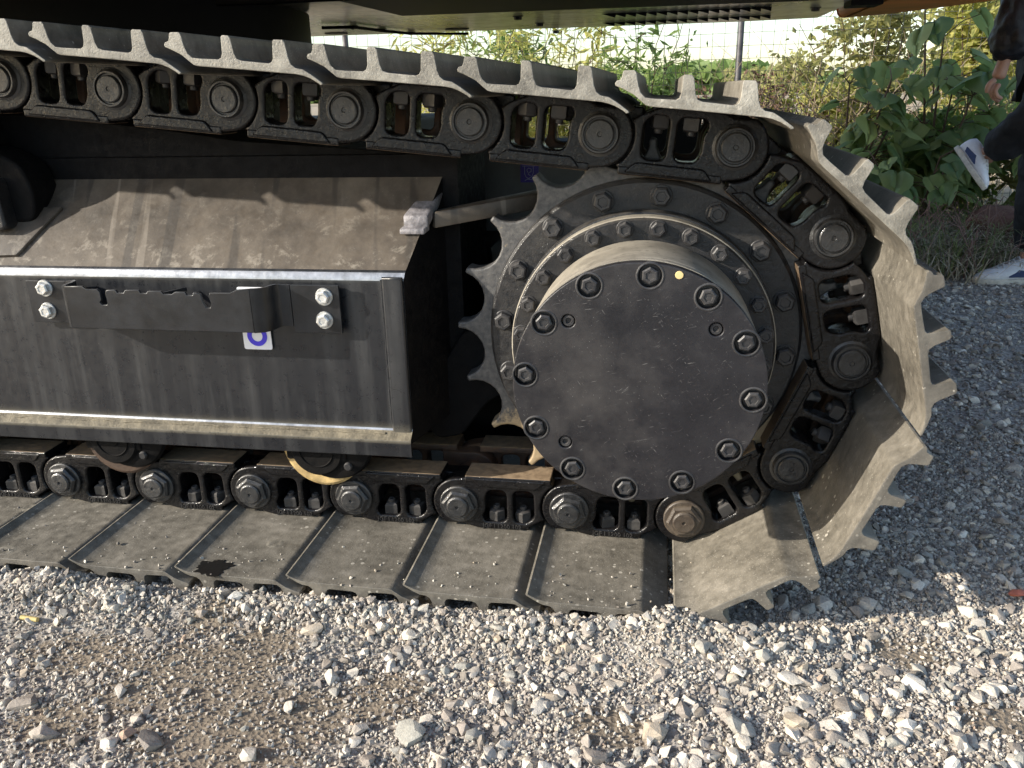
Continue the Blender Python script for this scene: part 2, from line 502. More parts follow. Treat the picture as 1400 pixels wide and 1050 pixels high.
def tube(pts, r, seg=6, mats=None, r1=None):
    bm = bmesh.new(); rings = []
    pts = [Vector(p) for p in pts]
    for i, p in enumerate(pts):
        d = (pts[min(i + 1, len(pts) - 1)] - pts[max(i - 1, 0)]).normalized()
        a = d.orthogonal().normalized(); b = d.cross(a)
        if i and rings:
            a = (la - d * la.dot(d)).normalized(); b = d.cross(a)
        la = a
        rr = r if r1 is None else r + (r1 - r) * i / (len(pts) - 1)
        rings.append([bm.verts.new(p + (a * math.cos(2 * PI * k / seg) + b * math.sin(2 * PI * k / seg)) * rr) for k in range(seg)])
    for a, b in zip(rings, rings[1:]):
        for k in range(seg): bm.faces.new((a[k], a[(k + 1) % seg], b[(k + 1) % seg], b[k]))
    bm.faces.new(rings[0][::-1]); bm.faces.new(rings[-1])
    bmesh.ops.recalc_face_normals(bm, faces=bm.faces)
    me = bpy.data.meshes.new('tube'); bm.to_mesh(me); bm.free()
    if mats is not None: finish(me, mats, ang=50)
    return me

def text_mesh(body, size, depth, mat):
    cu = bpy.data.curves.new('t', 'FONT'); cu.body = body; cu.size = size; cu.extrude = depth; cu.align_x = 'CENTER'; cu.align_y = 'CENTER'
    cu.resolution_u = 2
    o = bpy.data.objects.new('t', cu); me = bpy.data.meshes.new_from_object(o)
    bpy.data.objects.remove(o); bpy.data.curves.remove(cu)
    me.materials.clear(); me.materials.append(mat)
    return me

# ------------------------------------------------------------------ ground
def sm(a, b, x):
    t = min(1, max(0, (x - a) / (b - a))); return t * t * (3 - 2 * t)
def ground_z(x, y):
    z = -.090 - .022 * sm(.6, 2.2, y)
    z += (noise.noise(Vector((x * 2.3, y * 2.3, 1.7)))) * .010 * (1 - .5 * sm(2, 4, y))
    z += noise.noise(Vector((x * 9, y * 9, 4))) * .005
    # gravel pushed up along the near edge of the track
    rid = math.exp(-((y + .235) / .045) ** 2) * (1 - sm(1.25, 1.5, x))
    z += rid * (.010 + .014 * max(0, noise.noise(Vector((x * 6.5, y * 3, 9))) + .25) + .014 * sm(.4, .9, x))
    z += .026 * math.exp(-((x - .13) / .07) ** 2 - ((y + .25) / .05) ** 2)
    z += .018 * math.exp(-((x - .28) / .04) ** 2 - ((y + .26) / .045) ** 2)
    z += .016 * math.exp(-((x - 1.18) / .05) ** 2 - ((y + .22) / .08) ** 2)
    return z
patches = [(.30, -.38, .10, .05), (.66, -.46, .10, .06), (.50, -.40, .13, .08), (.36, -.52, .07, .05), (.56, -.33, .06, .07), (.46, -.27, .05, .05), (.60, -.52, .13, .07), (.78, -.40, .07, .06), (.42, -.46, .06, .04), (1.52, -.20, .07, .04), (1.10, -.42, .06, .04), (1.60, -.33, .06, .035), (.72, -.62, .1, .04)]
def dirt(x, y):
    v = 0
    for px_, py_, sx, sy in patches: v = max(v, math.exp(-((x - px_) / sx) ** 2 - ((y - py_) / sy) ** 2))
    return v
def axis(lo, hi, step, far):
    a = list(np.arange(lo, hi, step))
    s = step; x = lo; L = []
    while x > -far: s *= 1.35; x -= s; L.append(x)
    s = step; x = a[-1]; Rr = []
    while x < far: s *= 1.35; x += s; Rr.append(x)
    return L[::-1] + a + Rr
gx = axis(-.9, 3.6, .02, 220); gy = axis(-1.2, 2.7, .02, 260)
vs = []; da = []
for y in gy:
    for x in gx:
        z = ground_z(x, y)
        if y > 3: z -= .0
        vs.append((x, y, z)); da.append(dirt(x, y))
nx_ = len(gx)
fs = [(j * nx_ + i, j * nx_ + i + 1, (j + 1) * nx_ + i + 1, (j + 1) * nx_ + i) for j in range(len(gy) - 1) for i in range(nx_ - 1)]
me = bpy.data.meshes.new('ground'); me.from_pydata(vs, [], fs)
at = me.attributes.new('dirt', 'FLOAT', 'POINT'); at.data.foreach_set('value', da)
finish(me, M_ground, ang=180)
ground = place('ground', me, kind='structure')

# stones ---------------------------------------------------------------
def stone_mesh(seed, npt=16, flat=.6, soft=0):
    r = random.Random(seed)
    bm = bmesh.new()
    wy = .6 + .35 * r.random()
    for _ in range(npt):
        v = Vector((r.gauss(0, 1), r.gauss(0, 1), r.gauss(0, 1))).normalized()
        v = Vector((v.x, v.y * wy, v.z * flat)) * (.82 + .3 * r.random())
        bm.verts.new(v)
    bmesh.ops.convex_hull(bm, input=bm.verts)
    for v in [v for v in bm.verts if not v.link_faces]: bm.verts.remove(v)
    if soft:
        bmesh.ops.dissolve_limit(bm, angle_limit=R(14), verts=bm.verts, edges=bm.edges)
        bmesh.ops.triangulate(bm, faces=bm.faces)
        bmesh.ops.subdivide_edges(bm, edges=bm.edges[:], cuts=1, use_grid_fill=True)
        bmesh.ops.smooth_vert(bm, verts=bm.verts, factor=.22, use_axis_x=True, use_axis_y=True, use_axis_z=True)
        for v in bm.verts:
            v.co += v.normal * .05 * noise.noise(v.co * 2.6 + Vector((seed, 0, 0)))
    me = bpy.data.meshes.new('stone'); bm.to_mesh(me); bm.free()
    return finish(me, M_stone, smooth=bool(soft), ang=24)
bank = bpy.data.collections.new('stone_bank')
for k in range(14):
    o = bpy.data.objects.new('stone_shape', stone_mesh(k, 12 + k % 6, .45 + .3 * ((k * 7) % 10) / 10, 0))
    bank.objects.link(o)
bank2 = bpy.data.collections.new('stone_bank_large')
for k in range(10):
    o = bpy.data.objects.new('stone_shape', stone_mesh(50 + k, 12 + k % 5, .4 + .25 * ((k * 7) % 10) / 10, 1))
    bank2.objects.link(o)

def scatter(name, pts, scl, coll, sink=.25, flatrot=.6):
    n = len(pts)
    zz = np.array([ground_z(x, y) for x, y in pts])
    co = np.column_stack([pts[:, 0], pts[:, 1], zz + scl * (.45 - sink)])
    me = bpy.data.meshes.new(name)
    me.vertices.add(n); me.vertices.foreach_set('co', co.ravel())
    a = me.attributes.new('scl', 'FLOAT', 'POINT'); a.data.foreach_set('value', scl)
    rot = np.column_stack([nrg.normal(0, flatrot, n), nrg.normal(0, flatrot, n), nrg.uniform(0, 6.28, n)])
    a = me.attributes.new('rot', 'FLOAT_VECTOR', 'POINT'); a.data.foreach_set('vector', rot.ravel())
    o = place(name, me, kind='stuff')
    ng = bpy.data.node_groups.new(name, 'GeometryNodeTree')
    ng.interface.new_socket('Geometry', in_out='INPUT', socket_type='NodeSocketGeometry')
    ng.interface.new_socket('Geometry', in_out='OUTPUT', socket_type='NodeSocketGeometry')
    N = ng.nodes
    gi = N.new('NodeGroupInput'); go = N.new('NodeGroupOutput')
    ci = N.new('GeometryNodeCollectionInfo'); ci.inputs[0].default_value = coll; ci.inputs['Separate Children'].default_value = True
    ip = N.new('GeometryNodeInstanceOnPoints'); ip.inputs['Pick Instance'].default_value = True
    s = N.new('GeometryNodeInputNamedAttribute'); s.data_type = 'FLOAT'; s.inputs[0].default_value = 'scl'
    r = N.new('GeometryNodeInputNamedAttribute'); r.data_type = 'FLOAT_VECTOR'; r.inputs[0].default_value = 'rot'
    L = ng.links.new
    L(gi.outputs[0], ip.inputs['Points']); L(ci.outputs[0], ip.inputs['Instance'])
    L(r.outputs[0], ip.inputs['Rotation']); L(s.outputs[0], ip.inputs['Scale']); L(ip.outputs[0], go.inputs[0])
    md = o.modifiers.new('scatter', 'NODES'); md.node_group = ng
    return o

def in_view(x, y, z=-.09, m=60):
    d = Vector((x - CX, y - CY, z - CZ)); w = d.dot(fwd)
    if w < .2: return False
    u = 700 + FPX * d.dot(r2) / w; v = 525 - FPX * d.dot(u2) / w
    return -m < u < 1400 + m and -m < v < 1050 + m
def sample(n, x0, x1, y0, y1, keep):
    out = []
    P_ = nrg.uniform(0, 1, (n, 2))
    for a, b in P_:
        x = x0 + a * (x1 - x0); y = y0 + b * (y1 - y0)
        if in_view(x, y, m=420) and keep(x, y): out.append((x, y))
    return np.array(out)
def dens(x, y):
    if y > -.19 and x < 1.33 and y < .4: return .12
    if x > 1.4 and y > .05: return .95
    d = dirt(x, y); n = noise.noise(Vector((x * 3.1, y * 3.1, 30)))
    return (1 - .93 * min(1, d * 1.25)) * (.42 + .6 * n + .45 * sm(.55, 1.1, x) + .25 * sm(.25, -.05, x) * 0)
# fine, medium, coarse
p1 = sample(380000, -.75, 2.7, -.95, .7, lambda x, y: nrg.random() < (dens(x, y) + .15) * (1 - .5 * sm(.2, .8, y)))
scatter('fine_gravel', p1, np.clip(nrg.lognormal(math.log(.0030), .3, len(p1)), .0016, .006), bank, .1, 1.0)['label'] = 'fine grey crushed gravel'
p2 = sample(108000, -.9, 4.0, -.98, 2.5, lambda x, y: nrg.random() < dens(x, y) * (1 - .25 * sm(.5, 1.5, y)))
scatter('gravel', p2, np.clip(nrg.lognormal(math.log(.0050), .38, len(p2)), .0028, .014), bank, .12, .55)
p3 = sample(9600, -.9, 3.9, -.98, 2.4, lambda x, y: nrg.random() < dens(x, y) * (.4 + .6 * sm(.5, 1.2, x)))
scatter('coarse_gravel', p3, np.clip(nrg.lognormal(math.log(.0098), .32, len(p3)) * np.array([1 + .22 * sm(.6, 1.2, q[0]) for q in p3]), .006, .021), bank2, .2, .28)
for o in list(COL.objects):
    if 'gravel' in o.name and o.name != 'fine_gravel': o['label'] = 'loose grey and white crushed stones'
# heaps of fine gravel against the grousers
hp = []
for _ in range(5200):
    cx_, cy_, s_ = rng.choice([(.13, -.25, .06), (.28, -.26, .04), (.55, -.24, .05), (.75, -.25, .06), (.95, -.25, .06), (1.18, -.20, .05), (.03, -.24, .05), (1.18, -.1, .03)])
    hp.append((rng.gauss(cx_, s_), rng.gauss(cy_, .02)))
hp = np.array(hp)
scatter('heaped_gravel', hp, np.clip(nrg.lognormal(math.log(.0048), .35, len(hp)), .002, .012), bank, -.2, 1.2)['label'] = 'loose gravel heaped against the track'

gp_ = np.array([(rng.uniform(-.1, 1.3), -.205 + abs(rng.gauss(0, .06))) for _ in range(190)])
gs_ = np.clip(nrg.lognormal(math.log(.0022), .4, len(gp_)), .001, .0055)
og = scatter('grains_on_shoes', gp_, gs_, bank, .0, 1.)
og['label'] = 'fine grit lying on the lower track shoes'
co_ = np.column_stack([gp_[:, 0], gp_[:, 1], -.0495 + gs_ * .35]); og.data.vertices.foreach_set('co', co_.ravel())
bigs = [stone_mesh(90 + k, 13 + k % 4, .42 + .2 * (k % 3) / 2, 1) for k in range(8)]
def unpx(u, v, z=-.085):
    d = fwd + r2 * ((u - 700) / FPX) - u2 * ((v - 525) / FPX)
    t = (z - CZ) / d.z
    return CX + d.x * t, CY + d.y * t
spots = [(540, 887, 15), (484, 916, 15), (452, 925, 14), (560, 1003, 24), (1020, 1000, 17), (1090, 986, 20), (30, 962, 22), (60, 1005, 20), (30, 868, 14), (1320, 838, 20), (1252, 800, 14),
         (680, 871, 15), (705, 905, 10), (1370, 938, 17), (1290, 940, 12), (1062, 905, 14), (1240, 818, 16), (1195, 870, 14), (340, 1030, 16), (205, 1018, 20), (150, 1020, 14),
         (815, 1035, 18), (900, 930, 13), (985, 925, 12), (740, 960, 11), (60, 905, 12), (165, 948, 12), (395, 965, 11), (1140, 1010, 14), (1330, 1010, 14), (855, 985, 12), (1180, 955, 13), (1210, 765, 10), (1045, 860, 13), (650, 1005, 15), (1300, 760, 9), (965, 1035, 13)]
k = 0
for (u, v, s) in spots:
    x, y = unpx(u, v); s = s * .00108
    M = T(x, y, ground_z(x, y) + s * .25) @ Euler((rng.gauss(0, .25), rng.gauss(0, .25), rng.random() * 6.28)).to_matrix().to_4x4() @ Matrix.Scale(s, 4)
    place('stone', bigs[k % 8], ground, M); k += 1
while k < 290:
    u = rng.uniform(0, 1400); v = 1060 - rng.random() ** 1.3 * 460
    if u < 1180 and v < 855: continue
    x, y = unpx(u, v)
    if y > 2.2 or (y > -.22 and x < 1.35) or dirt(x, y) > .4: continue
    s = rng.uniform(.0090, .0145) * (1.15 if x > .8 else .9)
    M = T(x, y, ground_z(x, y) + s * .2) @ Euler((rng.gauss(0, .3), rng.gauss(0, .3), rng.random() * 6.28)).to_matrix().to_4x4() @ Matrix.Scale(s, 4)
    place('stone', bigs[k % 8], ground, M); k += 1

# ------------------------------------------------------------------ excavator
EX = T(0, 1.2, -.09)
exc = place('excavator', None, None, EX, label='black crawler excavator seen close at its dusty track and round sprocket drive, orange counterweight', cat='excavator')
P = .2

# pin positions of the near chain plane (y = 0)
SX, SZ = 1.1145, .3150
bot = [(k * P, 0.0) for k in range(-9, 7)]
Np, th0, Rp = 10.188, -1.30719, .32949
circp = [(1.11419 + Rp * math.cos(th0 + j * 2 * PI / Np), .31518 + Rp * math.sin(th0 + j * 2 * PI / Np)) for j in range(5)]
upp = []
x, z = circp[-1]; a = .10828
for k in range(14):
    ang_ = a - .00209 * k
    if k > 8: ang_ = .0
    x -= P * math.cos(ang_); z += P * math.sin(ang_); upp.append((x, z))
pins = upp[::-1] + circp[::-1] + bot[:-1][::-1]     # travel: left on top, round the sprocket, back left below
i_top_end = len(upp)

# link body ------------------------------------------------------------
def link_mesh(flip, mats):
    ol = [(.036, -.052), (.178, -.053)]
    ol += circ(.2, 0, .0490, 14, -80, 58, False)
    ol += [(.192, .041), (.180, .046), (.166, .0492), (.098, .0495), (.084, .047), (.070, .040), (.056, .033), (.046, .0255)]
    ol += circ(0, 0, .0512, 10, 28, -56, False)
    w1 = fillet([(.113, -.030), (.146, -.028), (.152, -.014), (.152, .012), (.158, .024), (.154, .034), (.113, .034)], [.014, .01, .012, .012, .006, .008, .012], 4)
    w2 = fillet([(.064, -.024), (.072, -.030), (.101, -.030), (.101, .034), (.076, .034), (.063, .022)], [.008, .008, .014, .012, .014, .008], 4)
    w1 = w1[::-1]; w2 = w2[::-1]
    I = Matrix.Identity(4)
    main = plate(ol, [w1, w2], .006, .040, .0042, None, 3)
    # raised rims round the windows and the end boss
    ib = plate([(.060, -.046), (.060, .043)] + circ(0, 0, .046, 20, 75, 285, False), [], .041, .072, .003)
    band = plate(fillet([(.040, -.0525), (.176, -.0535), (.160, -.036), (.058, -.035)], .006, 3), [], .002, .02, .003)
    foot = box(.072, .170, .008, .068, .038, .0487, .003)
    parts = [(main, I), (ib, I), (band, I), (foot, I)]
    me = join(parts, [mats, M_tread])
    tread = box(.032, .188, .0045, .064, -.0560, -.043, .003)
    t2 = join([(tread, I)], [mats, M_tread])
    for p_ in t2.polygons: p_.material_index = 1 if p_.normal.z < -.5 else 0
    bm = bmesh.new(); bm.from_mesh(me); 
    n0 = len(bm.faces); bm.from_mesh(t2); bm.faces.ensure_lookup_table()
    out = bpy.data.meshes.new('link'); bm.to_mesh(out); bm.free(); me = out
    if flip:
        me.transform(Matrix.Scale(-1, 4, (0, 1, 0))); me.transform(T(0, .2, 0)); me.flip_normals()
    return wnorm(finish(me, [mats, M_tread], ang=35))
ME_link = link_mesh(False, M_link)
ME_linkf = link_mesh(True, M_rust)
# pins
pin_round = lathe([(0, -.0045), (.003, -.0045), (.004, -.006), (.0195, -.0062), (.0212, -.0045), (.0217, -.001), (.0238, -.001), (.0247, -.0050), (.0272, -.0050), (.0290, -.002), (.0296, .004), (.034, .0062), (.034, .01)], 36, M_pin)
hexn = lathe([(.0, -.0065), (.026, -.0085), (.0300, -.0085), (.0350, -.005), (.0350, .012), (.0, .012)], 6, None, phase=.2)
pinb = lathe([(0, -.011), (.003, -.011), (.004, -.013), (.0195, -.013), (.0225, -.011), (.0232, -.005), (.0232, 0)], 32, None)
wash = lathe([(.0, .0), (.038, .0), (.040, .0015), (.040, .010), (0, .010)], 32, None)
HS = Matrix.Diagonal((.88, 1, .88, 1))
pin_hex = join([(hexn, HS), (pinb, HS), (wash, HS)], M_pin)
pin_brown = pin_hex.copy(); pin_brown.materials.clear(); pin_brown.materials.append(M_pinb)
bushing = lathe([(0, .07), (.031, .07), (.031, .13), (0, .13)], 24, M_rust)
# nut with its stud, local axis towards -z (inside the window, standing on the foot)
def nut_mesh(rot):
    n = lathe([(0, -.024), (.010, -.024), (.0150, -.0215), (.0160, -.019), (.0160, 0), (0, 0)], 4 if rot else 6, None, phase=R(45))
    st = lathe([(0, -.0285), (.0050, -.0305), (.0068, -.029), (.0068, -.02), (0, -.02)], 14, None)
    me = join([(n, Matrix.Identity(4)), (st, Matrix.Identity(4))], M_nut)
    me.transform(RX(R(90)))   # y -> z
    return me
ME_nut = nut_mesh(True); ME_nut6 = nut_mesh(False)
ME_cast = text_mesh('JGF I 1200 102', .0118, .0012, M_nut)

# shoe -------------------------------------------------------------------
cp = [(150,150),(160,135),(183,128),(192,110),(197,80),(207,72),(268,72),(280,85),(298,165),(315,205),(345,232),(400,238),(535,243),(555,232),(565,205),(567,105),(577,93),(620,95),(635,108),(652,205),(668,240),(700,252),(890,270),(912,262),(925,240),(930,135),(940,122),(1005,124),(1018,140),(1035,235),(1050,275),(1080,298),(1130,307),(1180,335),(1225,375),(1258,408),(1262,425),(1245,432),(1225,410),(1180,375),(1130,350),(1080,338),(980,330),(700,308),(380,286),(350,278),(320,255),(270,215),(200,182),(155,165)]
sp_ = []
for (a_, b_) in cp:
    xr, yr = a_ - 150, b_ - 150
    uu = .073 - (-xr * .0737 + yr * .9973) * .0001965
    if a_ > 1060 and uu < .05: uu = .05 + (uu - .05) * .68
    sp_.append((.024 + (xr * .9973 + yr * .0737) * .0001965, uu))
def shoe_mesh(bright):
    pr = sp_[::-1]
    me = plate(pr, [], -.205, .405, .0012, None, 1)
    # break the long prism up and wobble its edges a little
    bm = bmesh.new(); bm.from_mesh(me)
    for f in bm.faces:
        f.material_index = 1 if f.calc_center_median().y < -.2035 or f.calc_center_median().y > .4035 else 0
    me2 = bpy.data.meshes.new('shoe'); bm.to_mesh(me2); bm.free()
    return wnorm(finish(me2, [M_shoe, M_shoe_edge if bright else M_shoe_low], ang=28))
ME_shoe = shoe_mesh(True); ME_shoel = shoe_mesh(False)

for i in range(len(pins) - 1):
    A = Vector((pins[i][0], 0, pins[i][1])); B = Vector((pins[i + 1][0], 0, pins[i + 1][1]))
    d = (B - A).normalized()
    M = Matrix(((d.x, 0, -d.z, A.x), (0, 1, 0, 0), (d.z, 0, d.x, A.z), (0, 0, 0, 1)))
    lk = place('track_link', ME_link, exc, M)
    lf = place('inner_track_link', ME_linkf, exc, M)
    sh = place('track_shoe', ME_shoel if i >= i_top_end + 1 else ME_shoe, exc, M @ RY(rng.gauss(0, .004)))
    low = i >= i_top_end + 3
    lowest = i >= i_top_end + 4
    place('track_pin', pin_hex if lowest else (pin_brown if i == i_top_end + 3 else pin_round), lk, M @ T(P, 0, 0) @ RY(rng.random() * 6.28))
    place('bushing', bushing, exc, M @ T(P, 0, 0))
    for xx in (.134, .085):
        me_n = ME_nut if rng.random() < .7 else ME_nut6
        place('track_nut', me_n, lk, M @ T(xx, .024, .038) @ RZ(rng.gauss(0, .25)))
        place('track_nut', ME_nut, lf, M @ T(xx, .178, .037) @ RZ(rng.gauss(0, .2)))
    if lowest and A.x > -.3:
        place('cast_lettering', ME_cast, lk, M @ T(.122, .0058, .0425) @ RY(PI) @ RX(R(90)))

# sprocket -----------------------------------------------------------------
C0 = (1.117, .315)
def tooth_ring():
    out = []
    n = 20
    tip0 = 142.4
    rt, rb = .3125, .2715
    h = R(9 - 1.0)
    c_ = rt * math.sin(h); sg = rt * math.cos(h) - rb
    rho = (c_ * c_ + sg * sg) / (2 * sg); rc = rb + rho
    for k in range(n):
        a0 = R(tip0 + k * 18)
        for da_, rr in ((-.55, rt + .0018), (.55, rt + .0018)):
            out.append((rr * math.cos(a0 + R(da_)), rr * math.sin(a0 + R(da_))))
        am = a0 + R(9)
        half = math.asin(min(1, c_ / rho))
        for q in range(11):
            b = -half + 2 * half * q / 10
            lx, ly = rc - rho * math.cos(b), rho * math.sin(b)
            out.append((lx * math.cos(am) - ly * math.sin(am), lx * math.sin(am) + ly * math.cos(am)))
    return out
spr_me = plate(tooth_ring(), [circ(0, 0, .15, 40)[::-1]], .045, .085, .004, M_tooth)
spr = place('sprocket', spr_me, exc, T(C0[0], 0, C0[1]))
hubplate = lathe([(.14, .03), (.249, .03), (.2535, .034), (.256, .045), (.2565, .06), (.14, .06)], 96, M_hub)
place('sprocket_disc', hubplate, exc, T(C0[0], 0, C0[1]))
flange = lathe([(.12, -.036), (.2015, -.036), (.2045, -.033), (.2050, -.004), (.2085, -.003), (.2095, .0), (.2095, .03), (.12, .03)], 96, M_hub)
fl = place('hub_flange', flange, exc, T(C0[0], 0, C0[1]))
rim = lathe([(.2046, -.0335), (.2062, -.032), (.2062, -.006), (.2046, -.006)], 96, M_beige)
place('hub_rim', rim, fl, T(C0[0], 0, C0[1]))
drum = lathe([(.16, -.035), (.1715, -.037), (.173, -.045), (.173, -.175), (.1722, -.176), (.1722, -.178), (.1732, -.179), (.1732, -.194), (.16, -.195)], 96, M_beige)
place('drive_drum', drum, exc, T(C0[0], 0, C0[1]))
rec = [circ(.156 * math.cos(R(85.4 + 30 * k)), .156 * math.sin(R(85.4 + 30 * k)), .0162, 20)[::-1] for k in range(12)]
sm_rec = [circ(.132 * math.cos(R(q)), .132 * math.sin(R(q)), .0095, 16)[::-1] for q in (136, 40, -138.7)]
cov_me = plate(circ(0, 0, .1735, 96), rec + sm_rec, -.215, -.204, .0018, M_cover)
cov = place('drive_cover', cov_me, exc, T(C0[0], 0, C0[1]))
covb = lathe([(0, -.2045), (.170, -.2045), (.1725, -.202), (.1725, -.1955), (0, -.1955)], 96, M_cover)
place('cover_backing', covb, cov, T(C0[0], 0, C0[1]))
def bolt_mesh(r, h, wr=0, wh=.002, dimple=True):
    hx = lathe([(0, -h * .86), (r * .5, -h * .86), (r * .56, -h), (r * .82, -h), (r, -h * .86), (r, 0), (0, 0)], 6, None)
    ps = [(hx, Matrix.Identity(4))]
    if wr: ps.append((lathe([(0, -wh), (wr * .94, -wh), (wr, -wh * .6), (wr, 0), (0, 0)], 24, None), Matrix.Identity(4)))
    return join(ps, M_bolt, 28)
b_cov = bolt_mesh(.0118, .0115, .0145, .002)
b_in = bolt_mesh(.0118, .0125, .0135, .0018)
b_out = bolt_mesh(.0155, .016, .0175, .002)
def ringpos(r, a, y): return T(C0[0] + r * math.cos(R(a)), y, C0[1] + r * math.sin(R(a))) @ RY(rng.random() * 6.28)
rim_hl = lathe([(.0158, .0004), (.0160, -.0008), (.0172, -.0012), (.0186, -.0007), (.0192, .0006)], 28, M_bolt)  # added lip ring, shaped to imitate the highlight round each bolt recess
for k in range(12): place('rim_highlight', rim_hl, cov, T(C0[0] + .156 * math.cos(R(85.4 + 30 * k)), -.2150, C0[1] + .156 * math.sin(R(85.4 + 30 * k))))
for k in range(12): place('cover_bolt', b_cov, cov, ringpos(.156, 85.4 + 30 * k, -.2045))
plug = lathe([(0, -.004), (.003, -.004), (.0045, -.008), (.0075, -.008), (.0085, -.006), (.0088, 0), (0, 0)], 20, M_bolt)
for q in (136, 40, -138.7): place('drain_plug', plug, cov, ringpos(.132, q, -.2045))
dot = lathe([(0, -.0012), (.005, -.001), (.0055, 0), (0, 0)], 12, simple('yellow_paint_dab', (.62, .48, .22), .6))
place('paint_dab', dot, cov, T(C0[0] + .165 * math.cos(R(72.3)), -.2152, C0[1] + .165 * math.sin(R(72.3))))
for k in range(24): place('flange_bolt', b_in, fl, ringpos(.190, 83.5 + 15 * k, -.036))
for k in range(16): place('sprocket_bolt', b_out, spr, ringpos(.2305, 84 + 22.5 * k, .030))

# motor casing and frame end behind the sprocket
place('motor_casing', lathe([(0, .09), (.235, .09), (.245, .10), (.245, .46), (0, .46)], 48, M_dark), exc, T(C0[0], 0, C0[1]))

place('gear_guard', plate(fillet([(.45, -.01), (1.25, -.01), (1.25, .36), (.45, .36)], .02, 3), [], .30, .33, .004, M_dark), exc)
# track frame ----------------------------------------------------------------
prof = fillet([(.105, .568), (-.030, .424), (-.036, .1585), (-.052, .1440), (-.052, .113), (-.044, .113), (-.044, .136), (.10, .14)], [.0, .012, .005, .003, .002, .001, .0, .0], 5)
def endsh(y, z): return max(0, y + .03) * .28
tf_me = extrude_x(prof, -2.2, .735, [M_panel, M_slope, M_dark, M_worn_hl, M_weld], nx=1, end_shift=endsh, cap_mat=2)
for pl in tf_me.polygons:
    n_ = pl.normal
    if abs(n_.x) > .5: continue
    if n_.z > .5 and pl.center.z > .433: pl.material_index = 1
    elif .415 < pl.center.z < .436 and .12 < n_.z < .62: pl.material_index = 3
    elif .143 < pl.center.z < .1572 and n_.y < -.1: pl.material_index = 4
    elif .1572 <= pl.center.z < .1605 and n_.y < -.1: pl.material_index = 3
tf_me = wnorm(tf_me)
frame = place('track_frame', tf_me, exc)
place('frame_end_plate', plate([(.70, .145), (.7345, .145), (.7345, .424), (.70, .424)], [], -.0405, -.030, .004, M_panel), frame)
bead = []
for k in range(40):
    zz = .17 + k * (.250 / 39)
    bead.append((.699 + rng.gauss(0, .0004), -.0365, zz))
place('weld_bead', tube(bead, .0020, 8, M_panel), frame)
bead = [(x_, -.0425 + rng.gauss(0, .0008), .152 + rng.gauss(0, .0008)) for x_ in np.arange(-2.0, .70, .012)]
place('weld_bead', tube(bead, .0022, 8, M_weld), frame)
# upper part of the frame, in the shade of the upper chain
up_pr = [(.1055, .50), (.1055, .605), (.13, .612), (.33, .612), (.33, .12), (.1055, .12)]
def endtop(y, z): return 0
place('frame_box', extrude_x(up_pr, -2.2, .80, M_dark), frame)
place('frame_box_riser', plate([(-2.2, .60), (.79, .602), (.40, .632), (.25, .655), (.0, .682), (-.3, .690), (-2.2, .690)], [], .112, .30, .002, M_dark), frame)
# stepped ledge at the end of the sloping top
lp = []
def quadbox(pts8, mat, bev=.003):
    bm = bmesh.new(); v = [bm.verts.new(p) for p in pts8]
    for f in ((0, 1, 2, 3), (7, 6, 5, 4), (0, 4, 5, 1), (1, 5, 6, 2), (2, 6, 7, 3), (3, 7, 4, 0)): bm.faces.new([v[q] for q in f])
    bmesh.ops.recalc_face_normals(bm, faces=bm.faces)
    if bev: bmesh.ops.bevel(bm, geom=bm.edges[:], offset=bev, segments=2, profile=.5, affect='EDGES')
    me = bpy.data.meshes.new('q'); bm.to_mesh(me); bm.free(); return finish(me, mat)
M_ledge = simple('scraped_ledge_steel', (.20, .19, .20), .5, .1, 150, .8, .5, 60)
place('frame_ledge', quadbox([(.722, .028, .492), (.765, .028, .492), (.770, .12, .530), (.735, .12, .530), (.722, .028, .514), (.765, .028, .514), (.775, .12, .552), (.742, .12, .552)], M_ledge, .004), frame)
place('frame_ledge', quadbox([(.718, .018, .484), (.760, .018, .484), (.764, .04, .488), (.724, .04, .488), (.718, .018, .493), (.760, .018, .493), (.764, .04, .500), (.724, .04, .500)], M_ledge, .002), frame)
place('guard_bar', quadbox([(.762, .055, .490), (.772, .045, .490), (.99, .16, .517), (.98, .21, .517), (.762, .085, .515), (.772, .045, .517), (.99, .16, .543), (.98, .23, .545)], M_slope, .003), exc)
# lower guide slab
ga = plate(fillet([(.725, .105), (.745, .088), (.79, .098), (.84, .165), (.90, .20), (.90, .32), (.80, .30), (.75, .22)], .012, 4), [], .09, .115, .004, M_dark)
place('chain_guide', ga, frame)
# seams on the slope, cover plate at the left with a bolt
def on_slope(y): return .424 + (y + .03) * (.144 / .135)
place('access_plate', quadbox([(-.30, -.02, on_slope(-.02)), (.02, -.01, on_slope(-.01)), (.075, .06, on_slope(.06)), (-.30, .06, on_slope(.06)), (-.30, -.024, on_slope(-.02) + .005), (.02, -.014, on_slope(-.01) + .005), (.075, .056, on_slope(.06) + .005), (-.30, .056, on_slope(.06) + .005)], M_slope, .0015), frame)
# carrier roller and its bracket at the left
place('carrier_roller', lathe([(0, -.03), (.035, -.03), (.048, -.022), (.05, .0), (.062, .004), (.062, .03), (.05, .034), (.05, .16), (.062, .166), (.062, .19), (0, .19)], 36, M_dark), exc, T(-.10, 0, .640))
place('roller_bracket', plate(fillet([(-.19, .50), (.035, .50), (.045, .55), (.03, .60), (-.03, .63), (-.17, .63)], .02, 4), [], .03, .10, .006, M_dark), frame)
place('roller_bracket', plate(fillet([(-.14, .49), (.0, .49), (-.005, .58), (-.12, .58)], .012, 4), [], -.0, .04, .006, M_hub), frame)

